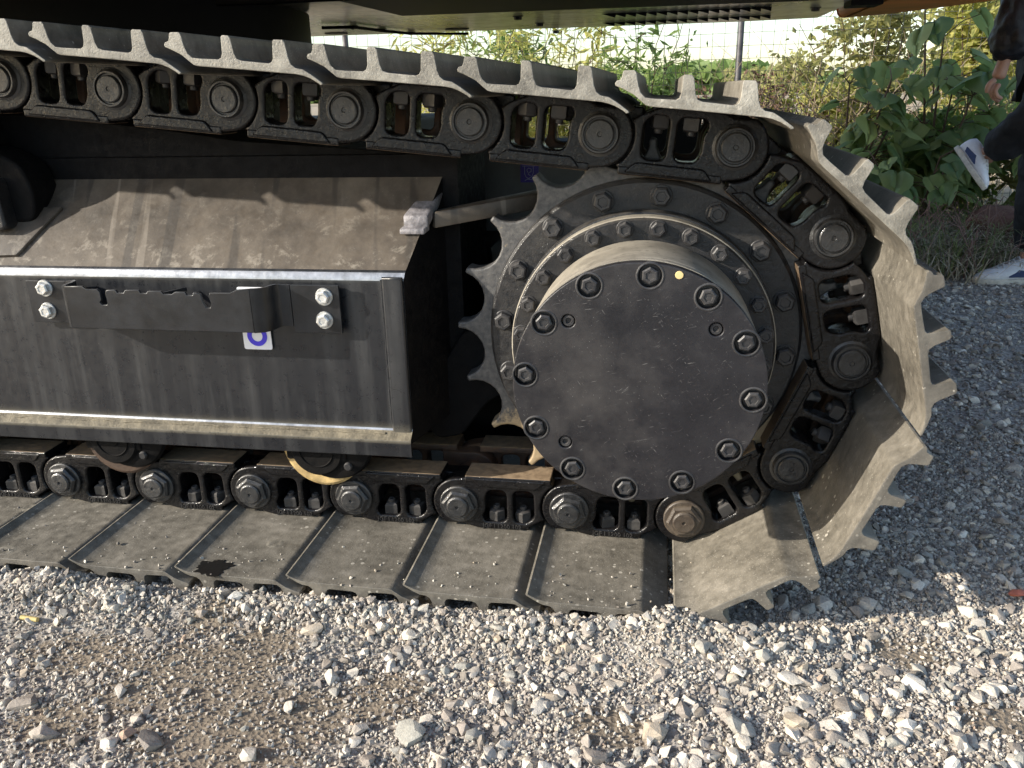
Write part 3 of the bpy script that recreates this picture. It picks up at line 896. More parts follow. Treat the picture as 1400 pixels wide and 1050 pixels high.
# track rollers
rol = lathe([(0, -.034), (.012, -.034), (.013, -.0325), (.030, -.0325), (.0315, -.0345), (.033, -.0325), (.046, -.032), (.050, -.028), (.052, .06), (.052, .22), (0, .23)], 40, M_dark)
flg = lathe([(0, -.0145), (.070, -.0145), (.0755, -.011), (.0755, -.006), (.070, -.003), (0, -.003)], 40, M_yellowfl)
flr = flg.copy(); flr.materials.clear(); flr.materials.append(M_rust)
dome = lathe([(0, -.026), (.060, -.026), (.072, -.022), (.076, -.014), (.074, -.010), (0, -.010)], 40, M_dark)
collar = box(-.060, .055, -.030, -.008, -.022, .03, .006, M_dark)
plugm = lathe([(0, -.006), (.006, -.006), (.008, -.003), (.008, 0), (0, 0)], 12, M_bolt)
for k in range(-5, 2):
    X = .150 + .402 * k
    M = T(X, 0, .108)
    ro = place('track_roller', rol, exc, M)
    place('roller_flange', flg if k == 1 else flr, ro, M @ T(.004, 0, -.002))
    place('roller_dome', dome, ro, M @ T(.026, 0, .014))
    place('roller_collar', collar, ro, M)
    place('roller_plug', plugm, ro, M @ T(.056, -.026, -.030))

# toothed step bracket bolted on the panel
def bx(pxx): return .168 + (pxx - 87) * .00128
zt, zb = .414, .343
top = [(bx(87), zt), (bx(113), zt + .001), (bx(119), zt - .004), (bx(134), zt - .004), (bx(137), zt - .008), (bx(137.5), zt - .022), (bx(134.5), zt - .026), (bx(137), zt - .030), (bx(144), zt - .030), (bx(145.5), zt - .026), (bx(144.5), zt - .010), (bx(147), zt - .005),
       (bx(160), zt - .004), (bx(162), zt - .009), (bx(171), zt - .009), (bx(174), zt - .004), (bx(193), zt - .004), (bx(195), zt - .009), (bx(203), zt - .009), (bx(206), zt - .005), (bx(224), zt - .005), (bx(227), zt - .010), (bx(238), zt - .010), (bx(243), zt - .006), (bx(257), zt - .006), (bx(259), zt - .011), (bx(267), zt - .011), (bx(269), zt - .006),
       (bx(278), zt - .008), (bx(280), zt - .022), (bx(283), zt - .031), (bx(289), zt - .031), (bx(291), zt - .026), (bx(289), zt - .012), (bx(291), zt - .006), (bx(318), zt - .006), (bx(327), zt - .001), (bx(345), zt + .001)]
front = plate([(bx(345), zb - .001), (bx(345), zt + .001)][:1] + top[::-1] + [(bx(87), zb)], [], -.0955, -.0905, .0012, M_bracket)
brk = place('step_bracket', front, exc, label='black toothed bracket on the side panel')
def bent(p0, p1, thick, z0, z1, n=6):
    # vertical strip following a plan polyline
    return None
def strip(plan, thick, z0s, z1s, mat):
    bm = bmesh.new(); cols = []
    pl_ = [Vector(q) for q in plan]
    for i, p in enumerate(pl_):
        d = (pl_[min(i + 1, len(pl_) - 1)] - pl_[max(i - 1, 0)]).normalized()
        nn = Vector((-d.y, d.x)) * thick / 2
        a, b = p + nn, p - nn
        cols.append([bm.verts.new((a.x, a.y, z0s[i])), bm.verts.new((a.x, a.y, z1s[i])), bm.verts.new((b.x, b.y, z1s[i])), bm.verts.new((b.x, b.y, z0s[i]))])
    for a, b in zip(cols, cols[1:]):
        for k in range(4): bm.faces.new((a[k], a[(k + 1) % 4], b[(k + 1) % 4], b[k]))
    bm.faces.new(cols[0]); bm.faces.new(cols[-1][::-1])
    bmesh.ops.recalc_face_normals(bm, faces=bm.faces)
    me = bpy.data.meshes.new('strip'); bm.to_mesh(me); bm.free(); return finish(me, mat, ang=40)
pl1 = [(bx(345), -.093), (.505, -.0915), (.513, -.087), (.518, -.080), (.521, -.065), (.524, -.053), (.530, -.0475), (.545, -.0465)]
place('bracket_side', strip(pl1, .005, [zb - .001] * 8, [zt + .001, zt + .001, zt + .001, zt + .001, zt + .001, zt, zt - .002, zt - .002], M_bracket), brk)
pl2 = [(.135, -.0465), (.150, -.0475), (.156, -.053), (.158, -.065), (.159, -.080), (.162, -.089), (bx(87) + .001, -.093)]
place('bracket_side', strip(pl2, .005, [zb] * 7, [zt - .002, zt, zt, zt, zt, zt, zt], M_bracket), brk)
place('base_plate', box(.546, .630, -.049, -.044, .331, .412, .001, M_bracket), brk)
place('base_plate', box(.057, .134, -.049, -.044, .338, .412, .001, M_bracket), brk)
place('spacer_block', box(.55, .625, -.0435, -.0345, .335, .408, .001, M_bracket), brk)
place('spacer_block', box(.06, .125, -.0435, -.0345, .342, .408, .001, M_bracket), brk)
zb_me = join([(lathe([(0, -.0105), (.0055, -.0105), (.0065, -.0115), (.0095, -.0115), (.0118, -.0098), (.0118, 0), (0, 0)], 6, None), Matrix.Identity(4)), (lathe([(0, -.0028), (.0140, -.0028), (.0148, -.0018), (.0148, 0), (0, 0)], 24, None), Matrix.Identity(4))], M_zinc, 28)
for (u, v) in ((58, 395), (63, 426), (441, 407), (442, 439)):
    d = fwd + r2 * ((u - 700) / FPX) - u2 * ((v - 525) / FPX)
    t_ = (-.056 - CY) / d.y
    place('zinc_bolt', zb_me, brk, T(CX + d.x * t_, -.049, CZ + d.z * t_) @ RY(rng.random()))
tab = quadbox([(.315, -.088, .396), (.352, -.040, .396), (.356, -.040, .396), (.320, -.088, .396), (.315, -.088, .4), (.352, -.040, .403), (.356, -.040, .403), (.320, -.088, .4)], M_bracket, 0)
place('bracket_brace', tab, brk)
# white sticker with a blue ring
def up_at(u, v, y):
    d = fwd + r2 * ((u - 700) / FPX) - u2 * ((v - 525) / FPX)
    t_ = (y - CY) / d.y
    return CX + d.x * t_, CZ + d.z * t_
sx0, sz0 = up_at(335, 477, -.037); sx1, sz1 = up_at(373, 478, -.037); rx_, rz_ = up_at(352, 459, -.037)
stk = place('sticker', plate(fillet([(sx0, sz0), (sx1, sz0), (sx1, .4045), (sx0, .4045)], .004, 4), [], -.0378, -.0362, .0002, M_white), frame)
place('printed_ring', plate(circ(rx_, rz_, .0180, 40), [circ(rx_, rz_, .0098, 40)[::-1]], -.0386, -.0380, .0001, M_blue), stk)

# grey plate with a blue sticker seen past the frame end
gp = place('centre_frame_plate', box(.56, 1.0, .62, .64, .38, .575, .004, M_grey), exc)
bs = place('blue_sticker', box(.824, .866, .617, .6195, .505, .545, 0, M_navy), gp)
for pts in ([(.834, .541), (.834, .524), (.837, .517), (.848, .511)], [(.854, .541), (.854, .526), (.850, .518), (.834, .509)], [(.829, .5415), (.858, .5415)], [(.840, .512), (.852, .511)],
            [(.841, .527), (.839, .533), (.843, .537), (.849, .535), (.849, .529), (.844, .527), (.842, .523), (.847, .520)]):
    place('printed_line', tube([(a_, .6165, b_) for a_, b_ in pts], .0008, 4, M_pale), bs)

# undercarriage centre and slewing ring
def up_at(u, v, y):
    d = fwd + r2 * ((u - 700) / FPX) - u2 * ((v - 525) / FPX)
    t_ = (y - CY) / d.y
    return CX + d.x * t_, CZ + d.z * t_
ux, uz = up_at(438, 30, 1.2)
place('slewing_ring', lathe([(0, -.10), (.62, -.10), (.64, -.08), (.64, .03), (.58, .05), (.58, .155), (0, .155)], 64, M_black), exc, T(ux - .66, 1.2, .79) @ RX(R(90)) )
place('carbody', box(-1.9, .30, .45, 2.0, .12, .63, .02, M_black), exc)
place('carbody_leg', box(.1, .8, .4, .6, .12, .40, .02, M_black), exc)
# far track
far_link = box(-2.2, 1.5, 2.22, 2.8, -.07, .06, .01, M_shoe)
place('far_track', far_link, exc)
place('far_track_frame', box(-2.0, .9, 2.3, 2.6, .12, .5, .02, M_dark), exc)
place('far_sprocket', lathe([(0, 2.3), (.31, 2.3), (.33, 2.32), (.33, 2.7), (0, 2.7)], 40, M_dark), exc, T(C0[0], 0, .28))

# upper structure
ZU = .95
hullpts = [(-3.0, -.22), (1.75, -.22), (2.0, 0), (2.22, .35), (2.38, .75), (2.45, 1.2), (2.38, 1.65), (2.2, 2.04), (2.02, 2.38), (1.8, 2.58), (1.45, 2.62), (-3.0, 2.45)]
def slab(pts, z0, z1, mat, bev=.0):
    bm = bmesh.new(); a = [bm.verts.new((x, y, z0)) for x, y in pts]; b = [bm.verts.new((x, y, z1)) for x, y in pts]
    n = len(pts)
    bm.faces.new(a[::-1]); bm.faces.new(b)
    for k in range(n): bm.faces.new((a[k], a[(k + 1) % n], b[(k + 1) % n], b[k]))
    bmesh.ops.recalc_face_normals(bm, faces=bm.faces)
    if bev: bmesh.ops.bevel(bm, geom=bm.edges[:], offset=bev, segments=3, profile=.5, affect='EDGES')
    me = bpy.data.meshes.new('slab'); bm.to_mesh(me); bm.free(); return finish(me, mat, ang=40)
cwpts = [(1.78, -.2), (2.0, 0), (2.22, .35), (2.38, .75), (2.45, 1.2), (2.38, 1.65), (2.2, 2.04), (2.02, 2.38), (1.82, 2.56)]
place('counterweight', slab(fillet(cwpts, .08, 3), ZU, 2.0, M_orange, .03), exc)
hs = place('engine_house', slab([(-3.0, -.22), (1.765, -.22), (1.765, 2.56), (1.40, 2.60), (-3.0, 2.42)], ZU + .075, 2.0, M_orange, .02), exc)
place('belly_plate', slab([(-3.0, .85), (1.55, .85), (1.755, .85), (1.755, 2.52), (1.42, 2.585), (-3.0, 2.41)], ZU + .005, ZU + .06, M_under, .008), hs)
place('belly_plate', slab([(-3.0, -.18), (1.74, -.18), (1.74, .83), (-3.0, .83)], ZU + .03, ZU + .06, M_black, .004), hs)
bm0, bm1, bm2 = unpx(1118, 1, ZU - .02), unpx(548, 22, ZU - .02), unpx(462, 2, ZU - .02)
print('BEAM', bm0, bm1, bm2)
place('cross_beam', slab([(-3.0, .9), (1.70, .9), (1.74, 1.0), bm0, bm1, bm2, (-3.0, bm2[1])], ZU - .02, ZU + .05, M_black, .006), hs)
def on_z(u, v, z):
    x_, y_ = unpx(u, v, z); return x_, y_
for row, (v0, v1) in enumerate(((21, 12), (33, 23))):
    for k in range(16):
        f = k / 15
        x_, y_ = on_z(832 + f * 212, v0 + (v1 - v0) * f, ZU)
        s_ = .024
        bm = bmesh.new()
        vv = [bm.verts.new(p) for p in ((x_ - s_, y_ - .02, ZU + .004), (x_ + s_, y_ - .02, ZU + .004), (x_ + s_, y_ + .055, ZU + .004), (x_ + s_, y_ - .02, ZU - .0095))]
        for f3 in ((0, 1, 2), (0, 1, 3), (1, 2, 3), (0, 3, 2)): bm.faces.new([vv[q] for q in f3])
        bmesh.ops.recalc_face_normals(bm, faces=bm.faces)
        me = bpy.data.meshes.new('lv'); bm.to_mesh(me); bm.free(); me.materials.append(M_black)
        place('louvre', me, hs)
ub = bolt_mesh(.014, .012, .02, .002)
for (u, v) in ((483, 37), (522, 41), (562, 45), (708, 24), (738, 33), (760, 43), (546, 8), (677, 0), (1115, 12)):
    x_, y_ = on_z(u, v, ZU); place('underside_bolt', ub, hs, T(x_, y_, ZU + .004) @ RX(R(90)))
cab = [on_z(u, v, ZU - .006) for u, v in ((440, 38), (483, 37), (522, 42), (562, 46), (640, 46))]
place('hydraulic_hose', tube([(a_, b_, ZU - .006) for a_, b_ in cab], .006, 6, M_black), hs)
for (u, v) in ((625, 41), (460, 47)):
    x_, y_ = on_z(u, v, ZU); place('drain_hole', lathe([(0, -.002), (.05, -.002), (.05, .002), (0, .002)], 24, M_black), hs, T(x_, y_, ZU + .004) @ RX(R(90)))
x_, y_ = on_z(1180, 8, ZU - .01)
place('counterweight_notch', box(x_ - .05, x_ + .05, y_ - .06, y_ + .06, ZU - .012, ZU + .01, .004, M_black), exc)

# oil stain on one shoe (thin irregular film)
ox, oy = unpx(292, 775, -.0485)
pts = []
for k in range(64):
    a = 2 * PI * k / 64; rr = .026 * (1 + .55 * noise.noise(Vector((math.cos(a) * 1.6, math.sin(a) * 1.6, 3))) + .35 * noise.noise(Vector((math.cos(a) * 5, math.sin(a) * 5, 8))))
    pts.append((ox + rr * 1.15 * math.cos(a), oy + rr * .8 * math.sin(a)))
place('oil_stain', slab(pts, -.0494, -.0479, M_oil), exc)

dimple = lathe([(0, -.0003), (.011, -.0003), (.0135, -.0008), (.0165, -.0010), (.0225, -.0005), (.026, .0004)], 28, simple('scuffed_plate_ring', (.17, .155, .125), .6, 0, 150, .4, .5, 60))
for (u, v, sc_) in ((376, 743, .62), (478, 733, .5), (40, 694, .6), (8, 752, .7), (1010, 700, .4)):
    ox_, oy_ = unpx(u, v, -.0495)
    place('plate_dimple', dimple, exc, T(ox_, oy_, -.0494) @ Matrix.Scale(sc_, 4) @ RX(R(-90)))

# ------------------------------------------------------------------ fence
FY = 4.2
fence = place('fence', None, None, T(1.6, FY, -.11), label='wire mesh fence with steel posts behind the bushes', cat='fence')
def wires():
    verts = []; faces = []
    def wire(p0, p1, n, r=.0015, wob=.012, ph=0):
        base = len(verts)
        d = (Vector(p1) - Vector(p0)).normalized(); a = Vector((0, 1, 0)); b = d.cross(a)
        for i in range(n + 1):
            p = Vector(p0).lerp(Vector(p1), i / n)
            p += Vector((noise.noise(p * 1.3 + Vector((ph, 0, 0))), noise.noise(p * 1.1 + Vector((0, ph, 0))) * 2, noise.noise(p * 1.4 + Vector((0, 0, ph))))) * wob
            for k in range(3):
                q = p + (a * math.cos(2 * PI * k / 3) + b * math.sin(2 * PI * k / 3)) * r
                verts.append(q[:])
        for i in range(n):
            for k in range(3): faces.append((base + i * 3 + k, base + i * 3 + (k + 1) % 3, base + (i + 1) * 3 + (k + 1) % 3, base + (i + 1) * 3 + k))
    for i in range(110): wire((-1.6 + i * .072, FY, -.1), (-1.6 + i * .072, FY, 1.75), 12, ph=0)
    for j in range(26): wire((-1.6, FY, -.08 + j * .072), (6.3, FY, -.08 + j * .072), 60, ph=0)
    me = bpy.data.meshes.new('wires'); me.from_pydata(verts, [], faces); me.materials.append(M_wire); return me
place('wire_mesh', wires(), fence)
for xp in (-.9, 1.59, 4.1):
    place('post', tube([(xp, FY + .02, -.2), (xp + .0, FY + .02, 1.8)], .019, 10, M_post), fence)

# ------------------------------------------------------------------ vegetation
def leaves(n, fn, L, Wd, mat, droop=.3, rs=None):
    """many small folded leaves; fn() -> position"""
    verts = np.zeros((n * 4, 3)); faces = []
    for i in range(n):
        p = fn()
        d = Vector((nrg.normal(), nrg.normal(), nrg.normal() * .7 - droop)).normalized()
        s = d.cross(Vector((nrg.normal(), nrg.normal(), nrg.normal() + .8))).normalized()
        l = L * (.6 + .8 * nrg.random()); w = Wd * (.6 + .8 * nrg.random())
        up_ = d.cross(s)
        p = Vector(p)
        v = (p, p + d * l * .45 + s * w + up_ * w * .4, p + d * l, p + d * l * .45 - s * w + up_ * w * .4)
        for k in range(4): verts[i * 4 + k] = v[k]
        faces.append((i * 4, i * 4 + 1, i * 4 + 2)); faces.append((i * 4, i * 4 + 2, i * 4 + 3))
    me = bpy.data.meshes.new('leaves'); me.from_pydata(verts.tolist(), [], faces); me.materials.append(mat); return me

def multi_tube(paths, mat, seg=4):
    verts = []; faces = []
    for pts, r0, r1_ in paths:
        base = len(verts)
        pts = [Vector(p) for p in pts]
        for i, p in enumerate(pts):
            d = (pts[min(i + 1, len(pts) - 1)] - pts[max(i - 1, 0)]).normalized()
            a = d.cross(Vector((.3, .9, .2))).normalized(); b = d.cross(a)
            rr = r0 + (r1_ - r0) * i / (len(pts) - 1)
            for k in range(seg): verts.append((p + (a * math.cos(2 * PI * k / seg) + b * math.sin(2 * PI * k / seg)) * rr)[:])
        for i in range(len(pts) - 1):
            for k in range(seg): faces.append((base + i * seg + k, base + i * seg + (k + 1) % seg, base + (i + 1) * seg + (k + 1) % seg, base + (i + 1) * seg + k))
    me = bpy.data.meshes.new('stems'); me.from_pydata(verts, [], faces); me.materials.append(mat); return me

def shrub(name, x, y, h, rad, n, L, Wd, mat, label, cat='bush', stems=9, group=None, spread=1.0):
    z0 = ground_z(x, y)
    root = place(name, None, None, T(x, y, z0), label=label, cat=cat, group=group)
    paths = []; allp = []
    for s in range(stems):
        a = rng.random() * 6.28; lean = rng.uniform(.15, 1.) * rad
        hh = h * rng.uniform(.6, 1.05)
        pts = []
        for k in range(8):
            f = k / 7
            pts.append(Vector((x + math.cos(a) * lean * f ** 1.4 + rng.gauss(0, .02), y + math.sin(a) * lean * .7 * f ** 1.4 + rng.gauss(0, .02), z0 + hh * f)))
        paths.append((pts, .008, .002)); allp.append(pts)
        for b_ in range(5):
            k = rng.randint(2, 6); p = pts[k]; aa = rng.random() * 6.28; ln = rad * rng.uniform(.25, .6)
            q = [p, p + Vector((math.cos(aa) * ln * .5, math.sin(aa) * ln * .5, ln * .3)), p + Vector((math.cos(aa) * ln, math.sin(aa) * ln, ln * .35))]
            paths.append((q, .004, .001)); allp.append(q)
    place('stems', multi_tube(paths, M_stem), root)
    def fn():
        pts = rng.choice(allp); k = rng.randrange(len(pts) - 1); f = rng.random()
        p = pts[k].lerp(pts[k + 1], f)
        if len(pts) == 8 and k < 2 and rng.random() < .6: p = pts[min(6, k + 3)]
        s = .05 * spread
        return p + Vector((rng.gauss(0, s), rng.gauss(0, s), rng.gauss(0, s)))
    place('foliage', leaves(n, fn, L, Wd, mat), root)
    return root

# shrubs behind and in front of the fence
shrub('willow_bush', -.35, 4.9, 1.35, .55, 2400, .10, .010, M_yleaf, 'yellow green bush beyond the fence, left under the machine', stems=11)
shrub('willow_bush', .42, 5.2, 1.4, .5, 2600, .11, .011, M_yleaf, 'narrow leaved bush seen through the fence above the middle shoes', stems=12)
shrub('dark_leaf_bush', .98, 4.6, 1.45, .35, 1200, .09, .012, M_gleaf, 'dark leafy sapling just behind the fence above the top chain', stems=6)
shrub('leafy_sapling', 1.28, 4.5, 1.15, .22, 380, .08, .010, M_gleaf, 'thin leafy sapling left of the fence post', stems=5)
shrub('willow_bush', .05, 5.6, 1.5, .5, 1800, .10, .011, M_gleaf, 'mid green narrow leaved bush farther back above the left shoes', stems=10)
shrub('willow_bush', .80, 5.9, 1.35, .5, 1800, .10, .012, M_yleaf, 'pale yellow bush farther back between the saplings', stems=10)
shrub('berry_bush', 1.95, 4.30, .74, .35, 1500, .035, .010, M_brownw, 'brown seeding weed bush right of the fence post', stems=16)
shrub('berry_bush', 1.55, 4.1, .86, .42, 2200, .035, .010, M_brownw, 'brownish seeding weed bush at the foot of the fence post', stems=16)
shrub('yellow_bush', 1.95, 5.1, 1.0, .30, 1000, .07, .02, M_yleaf, 'yellow leaved bush right of the fence post', stems=8)
shrub('yellow_bush', 2.30, 4.8, .95, .40, 2600, .06, .018, M_yleaf, 'bright yellow green bush behind the broad leaves', stems=10)
shrub('olive_bush', 2.55, 5.0, 1.6, .60, 3600, .07, .018, M_oleaf, 'tall olive green bush behind the broad leaved plant', stems=14)
shrub('olive_bush', 3.15, 4.7, 1.75, .55, 3800, .07, .018, M_yleaf, 'tall yellowing bush at the right behind the walking person', stems=14)
shrub('olive_bush', 3.75, 4.8, 1.7, .55, 3600, .07, .018, M_oleaf, 'olive bush at the far right edge of the hedge', stems=12)
shrub('undergrowth_bush', 2.65, 3.75, .75, .50, 3200, .06, .017, M_gleaf, 'low green bush under the broad leaves', stems=14)
shrub('undergrowth_bush', 3.25, 3.6, .7, .45, 2600, .06, .017, M_oleaf, 'low olive bush behind the raised foot', stems=12)
shrub('undergrowth_bush', 2.10, 3.9, .55, .35, 1600, .05, .015, M_yleaf, 'low yellow green bush just right of the upper shoes', stems=10)
for x_, y_, h_, lb in ((-3.5, 12, 1.2, 'low round tree in the field at far left'), (.0, 18, 1.3, 'small tree far out in the field behind the bushes'), (3.0, 17, 1.2, 'small tree in the field right of the fence post'), (4.6, 9, 2.4, 'taller tree behind the hedge at right')):
    shrub('field_tree', x_, y_, h_, .8, 1800, .12, .04, M_gleaf if x_ < 2 else M_oleaf, lb, cat='tree', stems=10, spread=1.6)

# broad leaved plants
def heart(n=9):
    pts = []
    for k in range(n + 1):
        t = k / n
        yy = 1 - t * 1.18
        w = .52 * math.sin(PI * min(1, t * 1.0) ** .8) ** .8 if t < 1 else 0
        pts.append((w, yy))
    return pts
def bigleaf_mesh(seed):
    r = random.Random(seed)
    prof_ = [(.0, 1.0), (.13, .84), (.27, .66), (.44, .47), (.57, .22), (.58, .0), (.46, -.17), (.24, -.22), (.05, -.04)]
    bm = bmesh.new()
    mids = [bm.verts.new((0, y_, .06 * math.sin(y_ * 3) - .14 * y_ * y_)) for _, y_ in prof_]
    for s in (-1, 1):
        ed = [bm.verts.new((s * (w_ + .0) * (1 + .08 * r.gauss(0, 1)), y_ + .02 * r.gauss(0, 1), -.14 * y_ * y_ + w_ * .22 - w_ * w_ * .45 + .03 * r.gauss(0, 1))) for w_, y_ in prof_[1:]]
        half = [bm.verts.new((s * w_ * .5, y_ + .01 * r.gauss(0, 1), -.14 * y_ * y_ + w_ * .18 + .012 * r.gauss(0, 1))) for w_, y_ in prof_[1:]]
        bm.faces.new((mids[0], mids[1], half[0])); bm.faces.new((mids[0], half[0], ed[0]))
        for k in range(len(ed) - 1):
            bm.faces.new((mids[k + 1], mids[k + 2], half[k + 1], half[k])); bm.faces.new((half[k], half[k + 1], ed[k + 1], ed[k]))
    me = bpy.data.meshes.new('leaf'); bm.to_mesh(me); bm.free()
    return finish(me, M_bigleaf, ang=180)
BL = [bigleaf_mesh(k) for k in range(5)]
def broadplant(x, y, h, nst, nl, label, rad=.35, s0=.17):
    z0 = ground_z(x, y)
    root = place('broad_leaf_plant', None, None, T(x, y, z0), label=label, cat='plant')
    paths = []; sts = []
    for s in range(nst):
        a = rng.random() * 6.28; lean = rng.uniform(.2, 1) * rad; hh = h * rng.uniform(.6, 1)
        pts = [Vector((x + math.cos(a) * lean * (k / 6) ** 1.2, y + math.sin(a) * lean * .6 * (k / 6) ** 1.2, z0 + hh * k / 6)) for k in range(7)]
        paths.append((pts, .010, .004)); sts.append(pts)
    lv = []
    for i in range(nl):
        pts = rng.choice(sts); k = rng.randint(2, 6); p = pts[k]
        a = rng.gauss(-PI / 2, 1.5)
        e = p + Vector((math.cos(a) * rng.uniform(.06, .2), math.sin(a) * rng.uniform(.06, .2), rng.uniform(0, .10)))
        paths.append(([p, (p + e) / 2 + Vector((0, 0, .02)), e], .003, .002))
        s = s0 * rng.uniform(.6, 1.25)
        yawl = a - PI / 2
        M = T(*e) @ RZ(yawl) @ RX(-rng.uniform(.1, 1.0)) @ RY(rng.gauss(0, .35)) @ Matrix.Scale(s, 4)
        lv.append(M)
    place('stems', multi_tube(paths, M_stem, 5), root)
    for M in lv: place('leaf', rng.choice(BL), root, M)
broadplant(2.10, 3.40, .92, 6, 46, 'broad leaved green plant nearest the upper shoes', .36, .125)
broadplant(2.55, 3.50, 1.20, 8, 78, 'tallest broad leaved plant in the middle of the hedge', .45, .135)
broadplant(3.05, 3.30, .95, 6, 44, 'broad leaved plant beside the walking person', .35, .125)
broadplant(2.40, 3.15, .50, 5, 26, 'low broad leaved plant in front of the taller ones', .30, .115)

# grass tangle
def blades(n, fn, hl, w, mat, name, label, arch=.9):
    verts = []; faces = []
    for i in range(n):
        x_, y_ = fn(); z_ = ground_z(x_, y_) - .01
        a = rng.random() * 6.28; h = hl * rng.uniform(.4, 1.2); lean = h * rng.uniform(.2, arch * 1.5)
        base = len(verts); ww = w * rng.uniform(.6, 1.3)
        sx, sy = -math.sin(a) * ww, math.cos(a) * ww
        m = 5
        for k in range(m + 1):
            f = k / m
            px_ = x_ + math.cos(a) * lean * f ** 1.5 + rng.gauss(0, .006); py_ = y_ + math.sin(a) * lean * f ** 1.5; pz_ = z_ + h * math.sin(f * (1.6 if arch < .6 else 2.1)) * (.9)
            t_ = 1 - f * .9
            verts.append((px_ + sx * t_, py_ + sy * t_, pz_)); verts.append((px_ - sx * t_, py_ - sy * t_, pz_))
        for k in range(m): faces.append((base + 2 * k, base + 2 * k + 1, base + 2 * k + 3, base + 2 * k + 2))
    me = bpy.data.meshes.new(name); me.from_pydata(verts, [], faces); me.materials.append(mat)
    return place(name, me, kind='stuff', label=label)
def band(x0, x1, y0, y1):
    return lambda: (lambda t: (x0 + (x1 - x0) * t, y0 + (y1 - y0) * rng.random() ** .8))(rng.random())
blades(3200, band(1.9, 3.9, 2.45, 3.5), .24, .0045, M_grass, 'green_grass', 'tangled green grass at the edge of the gravel')
blades(3000, band(1.9, 3.9, 2.38, 3.4), .20, .0038, M_dry, 'dry_grass', 'dry straw coloured grass stalks tangled at the gravel edge', 2.4)
blades(900, band(-1.5, 2.0, 3.4, 4.6), .35, .005, M_grass, 'fence_grass', 'grass along the foot of the fence')
blades(2500, band(-3, 6, 4.4, 9), .45, .006, M_dry, 'field_grass', 'dry pale grass in the field beyond the fence')
# dry bramble stalks
paths = []
for k in range(130):
    x_ = rng.uniform(2.0, 3.4); y_ = rng.uniform(2.5, 3.2); z_ = ground_z(x_, y_); a = rng.random() * 6.28; l_ = rng.uniform(.2, .5)
    paths.append(([Vector((x_ + math.cos(a) * l_ * f, y_ + math.sin(a) * l_ * .5 * f, z_ + .28 * rng.uniform(.5, 1.2) * math.sin(f * 2.4))) for f in (0, .25, .5, .75, 1)], .003, .0012))
place('bramble_stalks', multi_tube(paths, simple('dry_bramble', (.20, .12, .10), .7)), kind='stuff', label='thin reddish dry bramble stalks over the grass')
paths = []
for k in range(420):
    x_ = rng.uniform(1.3, 4.0); y_ = rng.uniform(3.5, 4.6); z_ = ground_z(x_, y_) + rng.uniform(0, .7); a = rng.random() * 6.28; l_ = rng.uniform(.15, .5); up_ = rng.uniform(.1, .5)
    paths.append(([Vector((x_ + math.cos(a) * l_ * f + rng.gauss(0, .012), y_ + math.sin(a) * l_ * .4 * f, z_ + up_ * f + rng.gauss(0, .012))) for f in (0, .3, .6, 1)], .0026, .001))
place('hedge_twigs', multi_tube(paths, simple('pale_dry_twig', (.26, .20, .14), .8), 3), kind='stuff', label='tangled pale dry twigs among the bushes')
mound = stone_mesh(333, 40, .6, 1)
mo = mound.copy(); mo.materials.clear(); mo.materials.append(simple('red_brown_clay', (.13, .065, .045), .9, 0, 40, .9, .4, 15, .01))
place('clay_lump', mo, None, T(2.74, 2.95, .04) @ Matrix.Scale(.20, 4), label='red brown lump of earth behind the raised shoe', cat='earth lump')

# distant tree line
def treeline():
    verts = []; faces = []
    for i in range(9000):
        x_ = rng.uniform(-90, 90); hh = 2.2 + 1.6 * noise.noise(Vector((x_ * .08, 0, 0))) + .8 * noise.noise(Vector((x_ * .4, 0, 5)))
        y_ = 95 + rng.gauss(0, 1.5); z_ = rng.random() ** .8 * hh; s = rng.uniform(.3, .8); b = len(verts)
        a = rng.random() * 6.28
        dx, dz = math.cos(a) * s, math.sin(a) * s
        verts += [(x_ + dx, y_, z_ + dz), (x_ - dz, y_ + s * .5, z_ + dx), (x_ - dx, y_, z_ - dz), (x_ + dz, y_ - s * .5, z_ - dx)]
        faces.append((b, b + 1, b + 2, b + 3))
    me = bpy.data.meshes.new('treeline'); me.from_pydata(verts, [], faces); me.materials.append(M_gleaf); return me
place('distant_treeline', treeline(), kind='stuff', label='low green line of trees on the horizon')

# ------------------------------------------------------------------ small litter
x_, y_ = unpx(42, 848)
place('cigarette_filter', tube([(x_ - .016, y_, ground_z(x_, y_) + .008), (x_ + .016, y_ - .003, ground_z(x_, y_) + .008)], .0038, 10, simple('yellow_paper', (.42, .33, .13), .7, 0, 200, .3, .3, 60)), None, None, label='small yellow tube of litter on the gravel at left', cat='litter')
x_, y_ = unpx(1385, 816)
rs = stone_mesh(501, 14, .4, 1); rs.materials.clear(); rs.materials.append(simple('faded_red_plastic', (.42, .13, .08), .6, 0, 80, .2, .3, 40))
place('red_plastic_scrap', rs, None, T(x_ + .01, y_, ground_z(x_, y_) + .01) @ RZ(.3) @ Matrix.Diagonal((.022, .014, .014, 1)), label='faded red plastic scrap among the stones at right', cat='plastic scrap')

